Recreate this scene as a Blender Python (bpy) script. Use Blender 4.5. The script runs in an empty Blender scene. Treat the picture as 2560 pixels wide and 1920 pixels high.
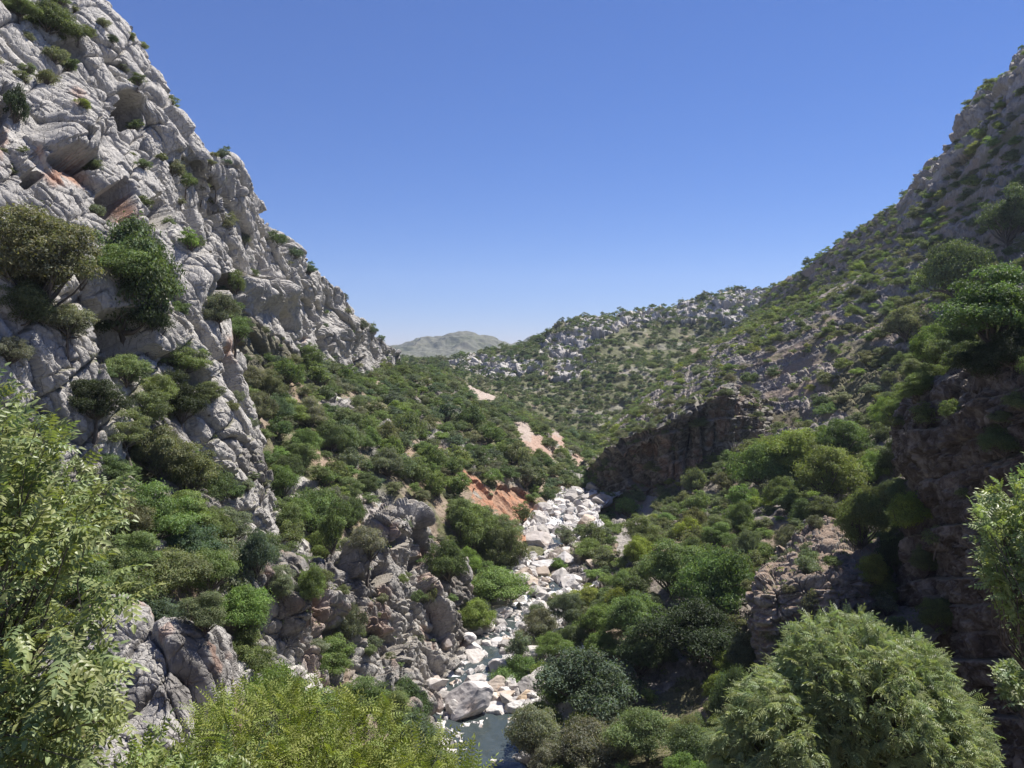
import bpy, math, random
import numpy as np
from mathutils import Vector
from mathutils.bvhtree import BVHTree

sc = bpy.context.scene
C = sc.collection

# ------------------------------------------------------------------ camera
F = 2048.0; PITCH = math.atan(80 / F)
cam = bpy.data.objects.new("camera", bpy.data.cameras.new("camera"))
C.objects.link(cam); sc.camera = cam
cam.location = (0, 0, 0)
cam.rotation_euler = (math.pi / 2 - PITCH, 0, 0)
cam.data.sensor_width = 36; cam.data.lens = 36 * F / 2560
cam.data.clip_start = 0.1; cam.data.clip_end = 20000

# ------------------------------------------------------------------ sky and sun
SUN_EL = math.radians(58); SUN_AZ = math.radians(52)      # azimuth measured from +Y towards +X
w = bpy.data.worlds.new("World"); sc.world = w; w.use_nodes = True
nt = w.node_tree; bg = nt.nodes["Background"]
sky = nt.nodes.new("ShaderNodeTexSky"); sky.sky_type = 'NISHITA'; sky.sun_disc = False
sky.sun_elevation = SUN_EL; sky.sun_rotation = SUN_AZ
sky.altitude = 1500; sky.air_density = 1.0; sky.dust_density = 0.0; sky.ozone_density = 7.0
hs = nt.nodes.new("ShaderNodeHueSaturation"); hs.inputs["Saturation"].default_value = 1.25
tn = nt.nodes.new("ShaderNodeMix"); tn.data_type = 'RGBA'; tn.blend_type = 'MULTIPLY'; tn.inputs[0].default_value = 1; tn.inputs[7].default_value = (1.0, 0.88, 1.08, 1)
nt.links.new(sky.outputs[0], hs.inputs["Color"]); nt.links.new(hs.outputs[0], tn.inputs[6])
ar = nt.nodes.new("ShaderNodeMix"); ar.data_type = 'RGBA'; ar.inputs[0].default_value = 0.22; ar.inputs[7].default_value = (2.3, 2.45, 4.9, 1)
nt.links.new(tn.outputs[2], ar.inputs[6]); nt.links.new(ar.outputs[2], bg.inputs[0]); bg.inputs[1].default_value = 0.061
sun = bpy.data.objects.new("sun", bpy.data.lights.new("sun", 'SUN')); C.objects.link(sun)
sun.data.energy = 5.0; sun.data.angle = math.radians(0.5); sun.data.color = (1, 0.95, 0.88)
sd = Vector((math.cos(SUN_EL) * math.sin(SUN_AZ), math.cos(SUN_EL) * math.cos(SUN_AZ), math.sin(SUN_EL)))
sun.rotation_euler = (-sd).to_track_quat('-Z', 'Y').to_euler()
sc.view_settings.view_transform = 'Standard'; sc.view_settings.look = 'None'
sc.view_settings.exposure = 0.90; sc.view_settings.gamma = 1.0

# ------------------------------------------------------------------ geometry helpers
rng = np.random.default_rng(7); random.seed(7)
cP, sP = math.cos(PITCH), math.sin(PITCH)

def P(px, py, Y):
    """photo pixel (2560 x 1920) and forward distance in metres -> point in the world"""
    px, py, Y = np.broadcast_arrays(np.asarray(px, float), np.asarray(py, float), np.asarray(Y, float))
    dx = (px - 1280) / F; dy = -(py - 960) / F
    d = np.stack([dx, cP + dy * sP, -sP + dy * cP], -1)
    return d * (Y / d[..., 1])[..., None]

def proj(p):
    fz = p[..., 1] * cP - p[..., 2] * sP
    uz = p[..., 1] * sP + p[..., 2] * cP
    fz = np.where(np.abs(fz) < 1e-6, 1e-6, fz)
    return 1280 + F * p[..., 0] / fz, 960 - F * uz / fz

def hash3(ix, iy, iz, seed):
    h = (ix.astype(np.uint32) * np.uint32(374761393) + iy.astype(np.uint32) * np.uint32(668265263)
         + iz.astype(np.uint32) * np.uint32(2147483647 - 60493) + np.uint32((seed * 974634777) & 0xffffffff))
    h ^= h >> np.uint32(13); h *= np.uint32(1274126177); h ^= h >> np.uint32(16)
    h *= np.uint32(2246822519); h ^= h >> np.uint32(13)
    return h

def h01(h): return (h & np.uint32(0xffffff)).astype(np.float32) / 16777216.0

def vnoise(p, seed=0):
    """value noise in [-1, 1]"""
    p = p.astype(np.float32); i = np.floor(p).astype(np.int64); f = p - i
    f = f * f * f * (f * (f * 6 - 15) + 10)
    out = 0
    for a in (0, 1):
        wx = f[..., 0] if a else 1 - f[..., 0]
        for b in (0, 1):
            wy = f[..., 1] if b else 1 - f[..., 1]
            for c in (0, 1):
                wz = f[..., 2] if c else 1 - f[..., 2]
                out = out + wx * wy * wz * h01(hash3(i[..., 0] + a, i[..., 1] + b, i[..., 2] + c, seed))
    return out * 2 - 1

def fbm(p, scale, octv=4, seed=0, gain=0.5):
    out = 0; a = 1; q = p / scale
    for k in range(octv):
        out = out + a * vnoise(q + 17.3 * k, seed + k); q = q * 2.03; a *= gain
    return out

def worley(p, seed=0):
    """F1, F2, random tilt displacement of the nearest cell"""
    p = p.astype(np.float32); base = np.floor(p - 0.5).astype(np.int64)
    sh = p.shape[:-1]
    f1 = np.full(sh, 9, np.float32); f2 = np.full(sh, 9, np.float32)
    pl = np.zeros(sh, np.float32); cid = np.zeros(sh, np.float32)
    for a in (0, 1):
        for b in (0, 1):
            for c in (0, 1):
                ix, iy, iz = base[..., 0] + a, base[..., 1] + b, base[..., 2] + c
                h = hash3(ix, iy, iz, seed)
                j = [h01(h), h01(h * np.uint32(747796405) >> np.uint32(5)), h01(h * np.uint32(289133645) >> np.uint32(7))]
                dx = p[..., 0] - (ix + 0.15 + 0.7 * j[0]); dy = p[..., 1] - (iy + 0.15 + 0.7 * j[1]); dz = p[..., 2] - (iz + 0.15 + 0.7 * j[2])
                d = np.sqrt(dx * dx + dy * dy + dz * dz)
                g = h * np.uint32(1597334677)
                r0 = h01(g >> np.uint32(3)); r1 = h01(g * np.uint32(3812015801) >> np.uint32(4)); r2 = h01(g * np.uint32(2798796415) >> np.uint32(6)); r3 = h01(g * np.uint32(1979697957) >> np.uint32(5))
                plane = (r0 * 2 - 1) + (r1 * 2 - 1) * dx * 1.3 + (r2 * 2 - 1) * dy * 1.3 + (r3 * 2 - 1) * dz * 1.3
                near = d < f1
                f2 = np.where(near, f1, np.minimum(f2, d))
                pl = np.where(near, plane, pl); cid = np.where(near, r0, cid)
                f1 = np.where(near, d, f1)
    return f1, f2, pl, cid

def frame(d, up=(0, 0, 1)):
    d = np.array(d, float); d /= np.linalg.norm(d)
    a = np.cross(d, up); a /= np.linalg.norm(a); b = np.cross(a, d)
    return np.stack([d, a, b])               # rows

def blocks(p, cell, fr, stretch, seed, crack=0.5, warp=0.35):
    """faceted fractured rock: cells stretched along fr[0], flat tilted tops, cracks between them"""
    q = p @ fr.T / cell
    q = q / np.array(stretch)
    q = q + warp * np.stack([vnoise(q * 1.3 + 5, seed + 31), vnoise(q * 1.3 + 9, seed + 32), vnoise(q * 1.3 + 13, seed + 33)], -1)
    f1, f2, pl, cid = worley(q, seed)
    e = f2 - f1
    return pl * 0.6 - crack * np.exp(-e / 0.05) + 0.12 * np.minimum(e, 0.35)

def joints(p, n, sp, seed, step=.4, depth=.4, width=.12, brk=3.0):
    """slabs between roughly parallel joint planes: each slab stands a little in or out, with an open crack between"""
    fr = frame(n, (0.31, 0.2, 0.93)); q = p @ fr.T
    c = q[..., 0] / sp + .28 * fbm(p, sp * 5, 3, seed) + .35 * vnoise(p / (sp * 13), seed + 5)
    k = np.floor(c); f = c - k
    a = q[..., 1] / (sp * brk) + h01(hash3(k.astype(np.int64), (k * 0).astype(np.int64), (k * 0).astype(np.int64), seed + 9)) * 7 + .2 * fbm(p, sp * 3, 2, seed + 3)
    ka = np.floor(a); fa = a - ka
    r = h01(hash3(k.astype(np.int64), ka.astype(np.int64), (k * 0).astype(np.int64), seed + 1))
    e = np.minimum(f, 1 - f) * sp; ea = np.minimum(fa, 1 - fa) * sp * brk
    m = smooth(-.5, .2, fbm(p, sp * 4, 2, seed + 7))
    return (r - .5) * 2 * step * (.5 + .5 * m) - depth * m * np.maximum(np.exp(-e / width), .7 * np.exp(-ea / width)) + (f - .5) * step * .6

def catmull(ctrl, n, axis):
    """resample a control net along an axis with Catmull-Rom"""
    c = np.moveaxis(ctrl, axis, 0); m = c.shape[0]
    t = np.linspace(0, m - 1, n); i = np.minimum(t.astype(int), m - 2); f = (t - i).reshape((-1,) + (1,) * (c.ndim - 1))
    ext = np.concatenate([2 * c[:1] - c[1:2], c, 2 * c[-1:] - c[-2:-1]])
    p0, p1, p2, p3 = ext[i], ext[i + 1], ext[i + 2], ext[i + 3]
    r = 0.5 * (2 * p1 + (p2 - p0) * f + (2 * p0 - 5 * p1 + 4 * p2 - p3) * f * f + (3 * p1 - p0 - 3 * p2 + p3) * f ** 3)
    return np.moveaxis(r, 0, axis)

def inpoly(x, y, poly):
    ins = np.zeros(np.shape(x), bool); n = len(poly)
    for k in range(n):
        x1, y1 = poly[k]; x2, y2 = poly[(k + 1) % n]
        c = ((y1 > y) != (y2 > y)) & (x < (x2 - x1) * (y - y1) / ((y2 - y1) or 1e-9) + x1)
        ins ^= c
    return ins

def smooth(a, b, x):
    t = np.clip((x - a) / (b - a), 0, 1); return t * t * (3 - 2 * t)

def mesh_np(name, verts, faces, mats, smooth_shade=False, attrs=None, matidx=None):
    me = bpy.data.meshes.new(name); k = faces.shape[1]
    me.vertices.add(len(verts)); me.vertices.foreach_set("co", verts.astype(np.float32).ravel())
    me.loops.add(faces.size); me.loops.foreach_set("vertex_index", faces.astype(np.int32).ravel())
    me.polygons.add(len(faces))
    me.polygons.foreach_set("loop_start", np.arange(0, faces.size, k, dtype=np.int32))
    me.polygons.foreach_set("loop_total", np.full(len(faces), k, np.int32))
    me.polygons.foreach_set("use_smooth", np.full(len(faces), smooth_shade, bool))
    for m in (mats if isinstance(mats, list) else [mats]): me.materials.append(m)
    if matidx is not None: me.polygons.foreach_set("material_index", matidx.astype(np.int32))
    for an, av in (attrs or {}).items():
        at = me.color_attributes.new(an, 'FLOAT_COLOR', 'POINT')
        at.data.foreach_set("color", av.astype(np.float32).ravel())
    me.update(); me.validate(verbose=False) if False else None
    return me

def link(name, me, parent=None, **tags):
    o = bpy.data.objects.new(name, me); C.objects.link(o)
    if parent is not None: o.parent = parent
    for k, v in tags.items():
        if v is not None: o[k] = v
    return o

# ------------------------------------------------------------------ materials
def newmat(name):
    m = bpy.data.materials.new(name); m.use_nodes = True; n = m.node_tree
    return m, n, n.nodes["Principled BSDF"]

def node(n, typ, **kw):
    x = n.nodes.new(typ)
    for k, v in kw.items():
        if k.startswith('i_'): x.inputs[k[2:].replace('_', ' ')].default_value = v
        else: setattr(x, k, v)
    return x

def noise_n(n, co, scale, detail=5, rough=0.6, dist=0.0):
    x = node(n, "ShaderNodeTexNoise"); n.links.new(co, x.inputs["Vector"])
    x.inputs["Scale"].default_value = scale; x.inputs["Detail"].default_value = detail
    x.inputs["Roughness"].default_value = rough; x.inputs["Distortion"].default_value = dist
    return x.outputs["Fac"]

def ramp_n(n, fac, stops):
    x = node(n, "ShaderNodeValToRGB"); n.links.new(fac, x.inputs[0]); cr = x.color_ramp
    while len(cr.elements) < len(stops): cr.elements.new(0.5)
    for e, (pos, col) in zip(cr.elements, stops):
        e.position = pos; e.color = (*col, 1) if len(col) == 3 else col
    return x.outputs[0]

def mix_n(n, fac, a, b, blend='MIX'):
    x = node(n, "ShaderNodeMix", data_type='RGBA', blend_type=blend)
    for s, v in ((x.inputs[0], fac), (x.inputs[6], a), (x.inputs[7], b)):
        if isinstance(v, (int, float)): s.default_value = v
        elif isinstance(v, tuple): s.default_value = (*v, 1)
        else: n.links.new(v, s)
    return x.outputs[2]

def math_n(n, op, a, b=0.0, clamp=False):
    x = node(n, "ShaderNodeMath", operation=op, use_clamp=clamp)
    for s, v in ((x.inputs[0], a), (x.inputs[1], b)):
        if isinstance(v, (int, float)): s.default_value = v
        else: n.links.new(v, s)
    return x.outputs[0]

def make_ground(name="gorge_ground"):
    """mask: R rock, G orange iron stain / red earth, B grass, A dark weathering, and shade painted on the near right cliff"""
    m, n, b = newmat(name)
    co = node(n, "ShaderNodeTexCoord").outputs["Object"]
    at = node(n, "ShaderNodeAttribute", attribute_name="mask")
    sep = node(n, "ShaderNodeSeparateColor"); n.links.new(at.outputs["Color"], sep.inputs[0])
    big = noise_n(n, co, 0.11, 6, 0.6, 0.4); mid = noise_n(n, co, 0.6, 7, 0.65, 0.6); fine = noise_n(n, co, 3.2, 8, 0.7)
    rock = ramp_n(n, big, [(0.3, (0.34, 0.322, 0.30)), (0.55, (0.46, 0.44, 0.405)), (0.75, (0.55, 0.52, 0.475))])
    rock = mix_n(n, math_n(n, 'MULTIPLY', ramp_n(n, mid, [(0.42, (0, 0, 0)), (0.62, (1, 1, 1))]), 0.6), rock, (0.53, 0.505, 0.465))
    rock = mix_n(n, math_n(n, 'MULTIPLY', ramp_n(n, fine, [(0.50, (0, 0, 0)), (0.66, (1, 1, 1))]), 0.55), rock, (0.17, 0.165, 0.16))
    sm = node(n, "ShaderNodeMapping"); sm.inputs['Scale'].default_value = (1, 1, .13); n.links.new(co, sm.inputs['Vector'])
    streak = noise_n(n, sm.outputs[0], .9, 6, .6)
    rock = mix_n(n, math_n(n, 'MULTIPLY', ramp_n(n, streak, [(0.54, (0, 0, 0)), (0.66, (1, 1, 1))]), 0.4), rock, (0.24, 0.23, 0.22))
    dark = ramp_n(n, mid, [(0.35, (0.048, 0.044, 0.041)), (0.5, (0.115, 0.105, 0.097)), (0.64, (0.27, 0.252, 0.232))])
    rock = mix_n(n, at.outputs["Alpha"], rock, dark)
    soil = ramp_n(n, fine, [(0.3, (0.13, 0.095, 0.065)), (0.5, (0.24, 0.185, 0.135)), (0.7, (0.36, 0.31, 0.26))])
    soil = mix_n(n, math_n(n, 'MULTIPLY', mid, 0.5), soil, (0.30, 0.25, 0.20))
    grass = ramp_n(n, fine, [(0.3, (0.045, 0.058, 0.022)), (0.6, (0.10, 0.115, 0.045)), (0.75, (0.22, 0.20, 0.11))])
    soil = mix_n(n, sep.outputs[2], soil, grass)
    col = mix_n(n, sep.outputs[0], soil, rock)
    st = ramp_n(n, fine, [(0.3, (0.22, 0.115, 0.07)), (0.5, (0.38, 0.19, 0.115)), (0.72, (0.48, 0.31, 0.22))])
    col = mix_n(n, sep.outputs[1], col, st)
    n.links.new(col, b.inputs["Base Color"]); b.inputs["Roughness"].default_value = 0.92
    b.inputs["Specular IOR Level"].default_value = 0.15
    vor = node(n, "ShaderNodeTexVoronoi", feature='DISTANCE_TO_EDGE'); vor.inputs["Scale"].default_value = 0.9
    wv = node(n, "ShaderNodeVectorMath", operation='MULTIPLY_ADD'); nz = node(n, "ShaderNodeTexNoise"); nz.inputs["Scale"].default_value = 0.7; nz.inputs["Detail"].default_value = 4
    n.links.new(co, nz.inputs["Vector"]); n.links.new(nz.outputs["Color"], wv.inputs[0]); wv.inputs[1].default_value = (1.6, 1.6, 1.6); n.links.new(co, wv.inputs[2])
    mp = node(n, "ShaderNodeMapping"); mp.inputs["Rotation"].default_value = (0.95, 0.25, 0.2); mp.inputs["Scale"].default_value = (1, 1.1, 0.3)
    n.links.new(wv.outputs[0], mp.inputs["Vector"]); n.links.new(mp.outputs[0], vor.inputs["Vector"])
    crack = math_n(n, 'MULTIPLY', math_n(n, 'MINIMUM', vor.outputs["Distance"], 0.05), 7.0)
    hgt = math_n(n, 'ADD', math_n(n, 'MULTIPLY', crack, sep.outputs[0]), math_n(n, 'ADD', math_n(n, 'MULTIPLY', fine, 0.7), mid))
    bp = node(n, "ShaderNodeBump"); bp.inputs["Strength"].default_value = 0.9; bp.inputs["Distance"].default_value = 0.35
    n.links.new(hgt, bp.inputs["Height"]); n.links.new(bp.outputs[0], b.inputs["Normal"])
    return m

def make_foliage(name, rough=0.6, trans=0.33):
    m, n, b = newmat(name); out = n.nodes["Material Output"]
    oi = node(n, "ShaderNodeObjectInfo"); at = node(n, "ShaderNodeAttribute", attribute_name="tint")
    col = mix_n(n, 1.0, oi.outputs["Color"], at.outputs["Color"], 'MULTIPLY')
    n.links.new(col, b.inputs["Base Color"]); b.inputs["Roughness"].default_value = rough
    b.inputs["Specular IOR Level"].default_value = 0.3
    tr = node(n, "ShaderNodeBsdfTranslucent")
    n.links.new(mix_n(n, 1.0, col, (1.2, 1.3, 0.5), 'MULTIPLY'), tr.inputs[0])
    mx = node(n, "ShaderNodeMixShader"); mx.inputs[0].default_value = trans
    n.links.new(b.outputs[0], mx.inputs[1]); n.links.new(tr.outputs[0], mx.inputs[2]); n.links.new(mx.outputs[0], out.inputs[0])
    return m

def make_bark():
    m, n, b = newmat("bark"); co = node(n, "ShaderNodeTexCoord").outputs["Object"]
    n.links.new(ramp_n(n, noise_n(n, co, 6, 5), [(0.3, (0.05, 0.04, 0.032)), (0.7, (0.16, 0.135, 0.115))]), b.inputs["Base Color"])
    b.inputs["Roughness"].default_value = 0.9
    return m

def make_boulder():
    m, n, b = newmat("river_limestone"); co = node(n, "ShaderNodeTexCoord").outputs["Object"]
    oi = node(n, "ShaderNodeObjectInfo")
    f = noise_n(n, co, 1.3, 8, 0.65, 0.5)
    c = ramp_n(n, f, [(0.3, (0.36, 0.33, 0.31)), (0.5, (0.52, 0.50, 0.48)), (0.7, (0.64, 0.62, 0.60))])
    st = ramp_n(n, noise_n(n, co, 0.5, 4), [(0.58, (1, 1, 1)), (0.72, (0.85, 0.66, 0.52))])
    c = mix_n(n, 1.0, c, st, 'MULTIPLY'); c = mix_n(n, 1.0, c, oi.outputs["Color"], 'MULTIPLY')
    n.links.new(c, b.inputs["Base Color"]); b.inputs["Roughness"].default_value = 0.85
    bp = node(n, "ShaderNodeBump"); bp.inputs["Strength"].default_value = 0.7; bp.inputs["Distance"].default_value = 0.12
    n.links.new(noise_n(n, co, 4, 8, 0.7), bp.inputs["Height"]); n.links.new(bp.outputs[0], b.inputs["Normal"])
    return m

def make_water():
    m, n, b = newmat("stream_water"); co = node(n, "ShaderNodeTexCoord").outputs["Object"]
    at = node(n, "ShaderNodeAttribute", attribute_name="mask")
    sep = node(n, "ShaderNodeSeparateColor"); n.links.new(at.outputs["Color"], sep.inputs[0])
    f = noise_n(n, co, 1.1, 9, 0.75, 1.2)
    foam = math_n(n, 'MULTIPLY', math_n(n, 'SUBTRACT', math_n(n, 'ADD', f, sep.outputs[0]), 0.98), 5.0, True)
    n.links.new(mix_n(n, foam, (0.045, 0.058, 0.058), (0.78, 0.80, 0.82)), b.inputs["Base Color"])
    n.links.new(math_n(n, 'ADD', math_n(n, 'MULTIPLY', foam, 0.6), 0.12), b.inputs["Roughness"])
    bp = node(n, "ShaderNodeBump"); bp.inputs["Strength"].default_value = 0.5; bp.inputs["Distance"].default_value = 0.15
    n.links.new(noise_n(n, co, 2.2, 6, 0.6, 0.5), bp.inputs["Height"]); n.links.new(bp.outputs[0], b.inputs["Normal"])
    return m

GROUND = make_ground(); LEAF = make_foliage("leaf_green"); GLOSSY = make_foliage("leaf_glossy", 0.42, 0.3)
BARK = make_bark(); BOULD = make_boulder(); WATER = make_water()

# ------------------------------------------------------------------ the landforms
PATCH = {}
def patch(name, net, nu, nv, disp, paint, **tags):
    """net: rows (bottom -> top) of (px, py, Y); nu along a row, nv across rows"""
    net = np.array(net, float); ctl = P(net[..., 0], net[..., 1], net[..., 2])
    g = catmull(catmull(ctl, nu, 1), nv, 0)
    du = np.gradient(g, axis=1); dv = np.gradient(g, axis=0)
    nrm = np.cross(du, dv); nrm /= np.linalg.norm(nrm, axis=-1, keepdims=True) + 1e-9
    mc = -g; flip = (nrm[:nv * 2 // 3] * mc[:nv * 2 // 3]).sum(-1).mean() < 0
    if flip: nrm = -nrm
    px, py = proj(g)
    d = disp(g, nrm, px, py)
    g2 = g + (nrm * d[..., None] if d.ndim == 2 else d)
    du = np.gradient(g2, axis=1); dv = np.gradient(g2, axis=0)
    n2 = np.cross(du, dv); n2 /= np.linalg.norm(n2, axis=-1, keepdims=True) + 1e-9
    if flip: n2 = -n2
    px, py = proj(g2)
    mask = paint(g2, n2, px, py).reshape(-1, 4)
    idx = np.arange(nu * nv).reshape(nv, nu)
    q = np.stack([idx[:-1, :-1], idx[:-1, 1:], idx[1:, 1:], idx[1:, :-1]], -1).reshape(-1, 4)
    if flip: q = q[:, ::-1]
    me = mesh_np(name, g2.reshape(-1, 3), q, GROUND, False, {"mask": np.clip(mask, 0, 1)})
    o = link(name, me, **tags)
    PATCH[name] = (g2, n2, mask.reshape(nv, nu, 4))
    return o

def feats(px, py, lst):
    """hollows (negative) and bulges (positive) at places on the face: cx, cy, rx, ry, angle deg, depth m"""
    out = np.zeros_like(px)
    for cx, cy, rx, ry, an, dep in lst:
        a = math.radians(an); x = px - cx; y = py - cy
        u = (x * math.cos(a) + y * math.sin(a)) / rx; v = (-x * math.sin(a) + y * math.cos(a)) / ry
        r = np.sqrt(u * u + v * v)
        out += dep * (1 - smooth(0.85, 1.05, r)) if dep < 0 else dep * (1 - smooth(0.2, 1.1, r))
    return out

def pack(r, g, b, a): return np.stack(np.broadcast_arrays(r, g, b, a), -1).astype(float)
STR = dict(kind='structure')

# --- big near cliff on the left
fr1 = frame((0.25, 0.55, -0.8))
def disp_cliff(g, n, px, py):
    wv = g + .5 * np.stack([fbm(g, 6, 3, 1), fbm(g, 6, 3, 2), fbm(g, 6, 3, 3)], -1)
    jx = px + 10 * fbm(g, 3, 3, 4); jy = py + 10 * fbm(g, 3, 3, 5)
    d = 2.3 * blocks(wv, 10.0, fr1, (2.2, 1, 1), 11, 0.3, .12) + .45 * blocks(wv, 3.4, fr1, (2.4, 1, 1), 12, 0.4, .15)
    d += joints(g, (.25, .72, .62), 3.1, 41, .6, 1.1, .13) + joints(g, (.1, .80, .35), 1.25, 42, .28, .6, .08) * smooth(-.7, .1, fbm(g, 9, 2, 14)) + joints(g, (.2, .5, .84), .8, 44, .16, .36, .06) * smooth(-.2, .4, fbm(g, 7, 2, 17))
    d += joints(g, (-.2, .45, -.85), 4.2, 43, .4, .9, .12)
    d += 0.14 * blocks(g, 1.0, fr1, (2.4, 1, .9), 13, 0.5, .2) * smooth(-0.3, 0.4, fbm(g, 8, 2, 15)) + 0.12 * fbm(g, 1.2, 4, 16)
    d += 1.35 * feats(jx, jy, [(292, 495, 36, 52, 25, -5), (405, 528, 36, 44, 30, -5.5), (332, 275, 30, 55, -35, -5), (383, 375, 14, 42, -20, -4),
                        (175, 408, 60, 15, 12, -3.2), (72, 448, 36, 16, -25, -3), (8, 280, 12, 110, 0, -5), (180, 130, 22, 34, -30, -3), (150, 370, 90, 50, 20, 2.2),
                        (330, 225, 50, 30, 30, 1.8), (215, 275, 120, 60, 40, 1.2), (520, 690, 20, 60, -15, -2.5), (300, 860, 80, 90, 0, -4), (370, 1150, 60, 60, 0, -3),
                        (560, 1190, 22, 60, -25, -2.5), (480, 690, 30, 90, -20, 1.5)])
    return d
def paint_cliff(g, n, px, py):
    jx = px + 16 * fbm(g, 2.5, 3, 24); jy = py + 16 * fbm(g, 2.5, 3, 25)
    rock = np.ones_like(px)
    st = 0.8 * feats(jx, jy, [(170, 445, 75, 30, 15, 1.3), (310, 530, 44, 34, 0, 1.2), (190, 240, 30, 26, 0, .5), (105, 390, 16, 18, 0, .9), (10, 360, 12, 60, 0, .6), (300, 545, 60, 18, 20, .7), (572, 870, 10, 46, -15, .9), (250, 1085, 26, 20, 20, .5)])
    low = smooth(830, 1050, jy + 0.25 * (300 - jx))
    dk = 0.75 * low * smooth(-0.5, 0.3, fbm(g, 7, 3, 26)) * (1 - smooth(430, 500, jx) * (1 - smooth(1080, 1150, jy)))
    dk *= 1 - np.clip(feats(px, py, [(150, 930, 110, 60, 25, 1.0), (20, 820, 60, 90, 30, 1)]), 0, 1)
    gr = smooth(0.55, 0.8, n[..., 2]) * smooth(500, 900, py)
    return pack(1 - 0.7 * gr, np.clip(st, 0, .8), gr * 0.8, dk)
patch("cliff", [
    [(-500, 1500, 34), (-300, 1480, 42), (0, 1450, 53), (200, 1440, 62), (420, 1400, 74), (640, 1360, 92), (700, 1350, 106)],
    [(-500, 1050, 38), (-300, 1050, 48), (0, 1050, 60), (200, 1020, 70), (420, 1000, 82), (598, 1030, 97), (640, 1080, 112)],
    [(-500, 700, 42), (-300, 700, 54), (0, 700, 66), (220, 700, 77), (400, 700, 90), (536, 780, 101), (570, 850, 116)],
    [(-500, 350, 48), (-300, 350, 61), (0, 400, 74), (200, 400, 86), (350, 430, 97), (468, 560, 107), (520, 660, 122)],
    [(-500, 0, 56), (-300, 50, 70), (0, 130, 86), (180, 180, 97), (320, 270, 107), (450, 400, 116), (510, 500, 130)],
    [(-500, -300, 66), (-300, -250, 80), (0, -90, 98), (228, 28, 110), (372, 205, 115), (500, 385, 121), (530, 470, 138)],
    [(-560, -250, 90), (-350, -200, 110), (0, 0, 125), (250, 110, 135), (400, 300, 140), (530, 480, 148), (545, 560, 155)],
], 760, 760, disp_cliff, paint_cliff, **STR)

# --- second crag behind it
fr2 = frame((0.2, 0.75, -0.62))
def disp_crag(g, n, px, py):
    wv = g + .7 * np.stack([fbm(g, 8, 3, 51), fbm(g, 8, 3, 52), fbm(g, 8, 3, 53)], -1)
    jx = px + 8 * fbm(g, 4, 3, 54); jy = py + 8 * fbm(g, 4, 3, 55)
    d = 2.8 * blocks(wv, 12, fr2, (1.9, 1, 1), 61, 0.3, .15) + .9 * blocks(wv, 4.6, fr2, (2.0, 1, 1), 62, 0.5, .2)
    d += joints(g, (.25, .66, .7), 4.2, 64, .9, 1.5, .25) + joints(g, (.1, .85, .2), 2.0, 66, .5, .8, .15) + joints(g, (-.2, .5, -.8), 6, 67, .4, .7, .25)
    d += 0.3 * blocks(g, 1.7, fr2, (2.0, 1, 1), 63, 0.7, .2) + 0.2 * fbm(g, 2, 3, 65)
    d += 1.4 * feats(jx, jy, [(560, 712, 30, 34, 20, -9), (620, 700, 30, 12, 20, -7), (706, 808, 22, 24, 0, -9), (748, 800, 14, 40, -30, -7), (810, 858, 9, 30, -25, -7), (893, 905, 14, 11, 0, -6),
                        (735, 560, 12, 30, 0, -4), (660, 560, 12, 34, -20, -4), (640, 730, 90, 50, 25, 4), (850, 830, 70, 60, 30, 3)])
    return d
def paint_crag(g, n, px, py):
    st = 0.8 * np.clip(feats(px, py, [(580, 700, 10, 14, 0, 1), (760, 850, 9, 12, 0, .5)]), 0, 1)
    edge = np.interp(px + 14 * fbm(g, 8, 3, 71), [500, 560, 640, 700, 780, 850, 930, 1000], [640, 740, 800, 850, 905, 925, 960, 990])
    low = smooth(-6, 10, py - edge)
    return pack(1 - 0.8 * low, st, low * 0.6, low * 0.3)
patch("crag", [
    [(380, 1080, 125), (480, 1060, 140), (600, 980, 158), (690, 980, 175), (780, 985, 198), (900, 1010, 240), (1020, 1020, 300)],
    [(380, 760, 130), (480, 760, 146), (600, 760, 167), (690, 810, 186), (780, 860, 210), (890, 915, 250), (1005, 960, 306)],
    [(380, 520, 138), (480, 540, 152), (600, 580, 174), (690, 680, 194), (780, 765, 218), (880, 850, 256), (1000, 920, 312)],
    [(400, 380, 148), (500, 386, 161), (610, 442, 184), (700, 574, 205), (828, 690, 232), (888, 788, 264), (1000, 884, 318)],
    [(380, 450, 190), (480, 460, 200), (600, 560, 215), (690, 700, 235), (800, 800, 255), (880, 860, 300), (1005, 930, 345)],
], 620, 520, disp_crag, paint_crag, **STR)

# --- wooded slope left of the river
SCARS = [[(1143, 1172), (1175, 1180), (1215, 1212), (1240, 1238), (1262, 1212), (1296, 1212), (1330, 1250), (1392, 1290), (1400, 1330), (1385, 1350), (1335, 1330), (1305, 1350), (1290, 1312), (1235, 1285), (1200, 1268), (1180, 1225)]]
SCREE = [[(1275, 1052), (1325, 1052), (1345, 1085), (1400, 1140), (1380, 1152), (1330, 1130), (1295, 1095)],
         [(1365, 1062), (1405, 1075), (1425, 1125), (1400, 1130), (1375, 1095)],
         [(1140, 935), (1185, 955), (1255, 985), (1240, 1010), (1190, 1000), (1160, 970)],
         [(1440, 1120), (1470, 1150), (1450, 1170), (1430, 1150)]]
ROCKS3 = [[(820, 995), (870, 1000), (885, 1035), (830, 1040)], [(1023, 985), (1060, 1010), (1072, 1035), (1040, 1030)], [(868, 1110), (895, 1130), (885, 1180), (868, 1160)],
          [(680, 1190), (800, 1210), (840, 1290), (760, 1330), (690, 1260)], [(640, 1340), (760, 1330), (800, 1440), (720, 1500), (640, 1440)], [(900, 1260), (1060, 1260), (1060, 1330), (900, 1350)], [(550, 1620), (700, 1560), (860, 1640), (840, 1800), (560, 1780)]]
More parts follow.
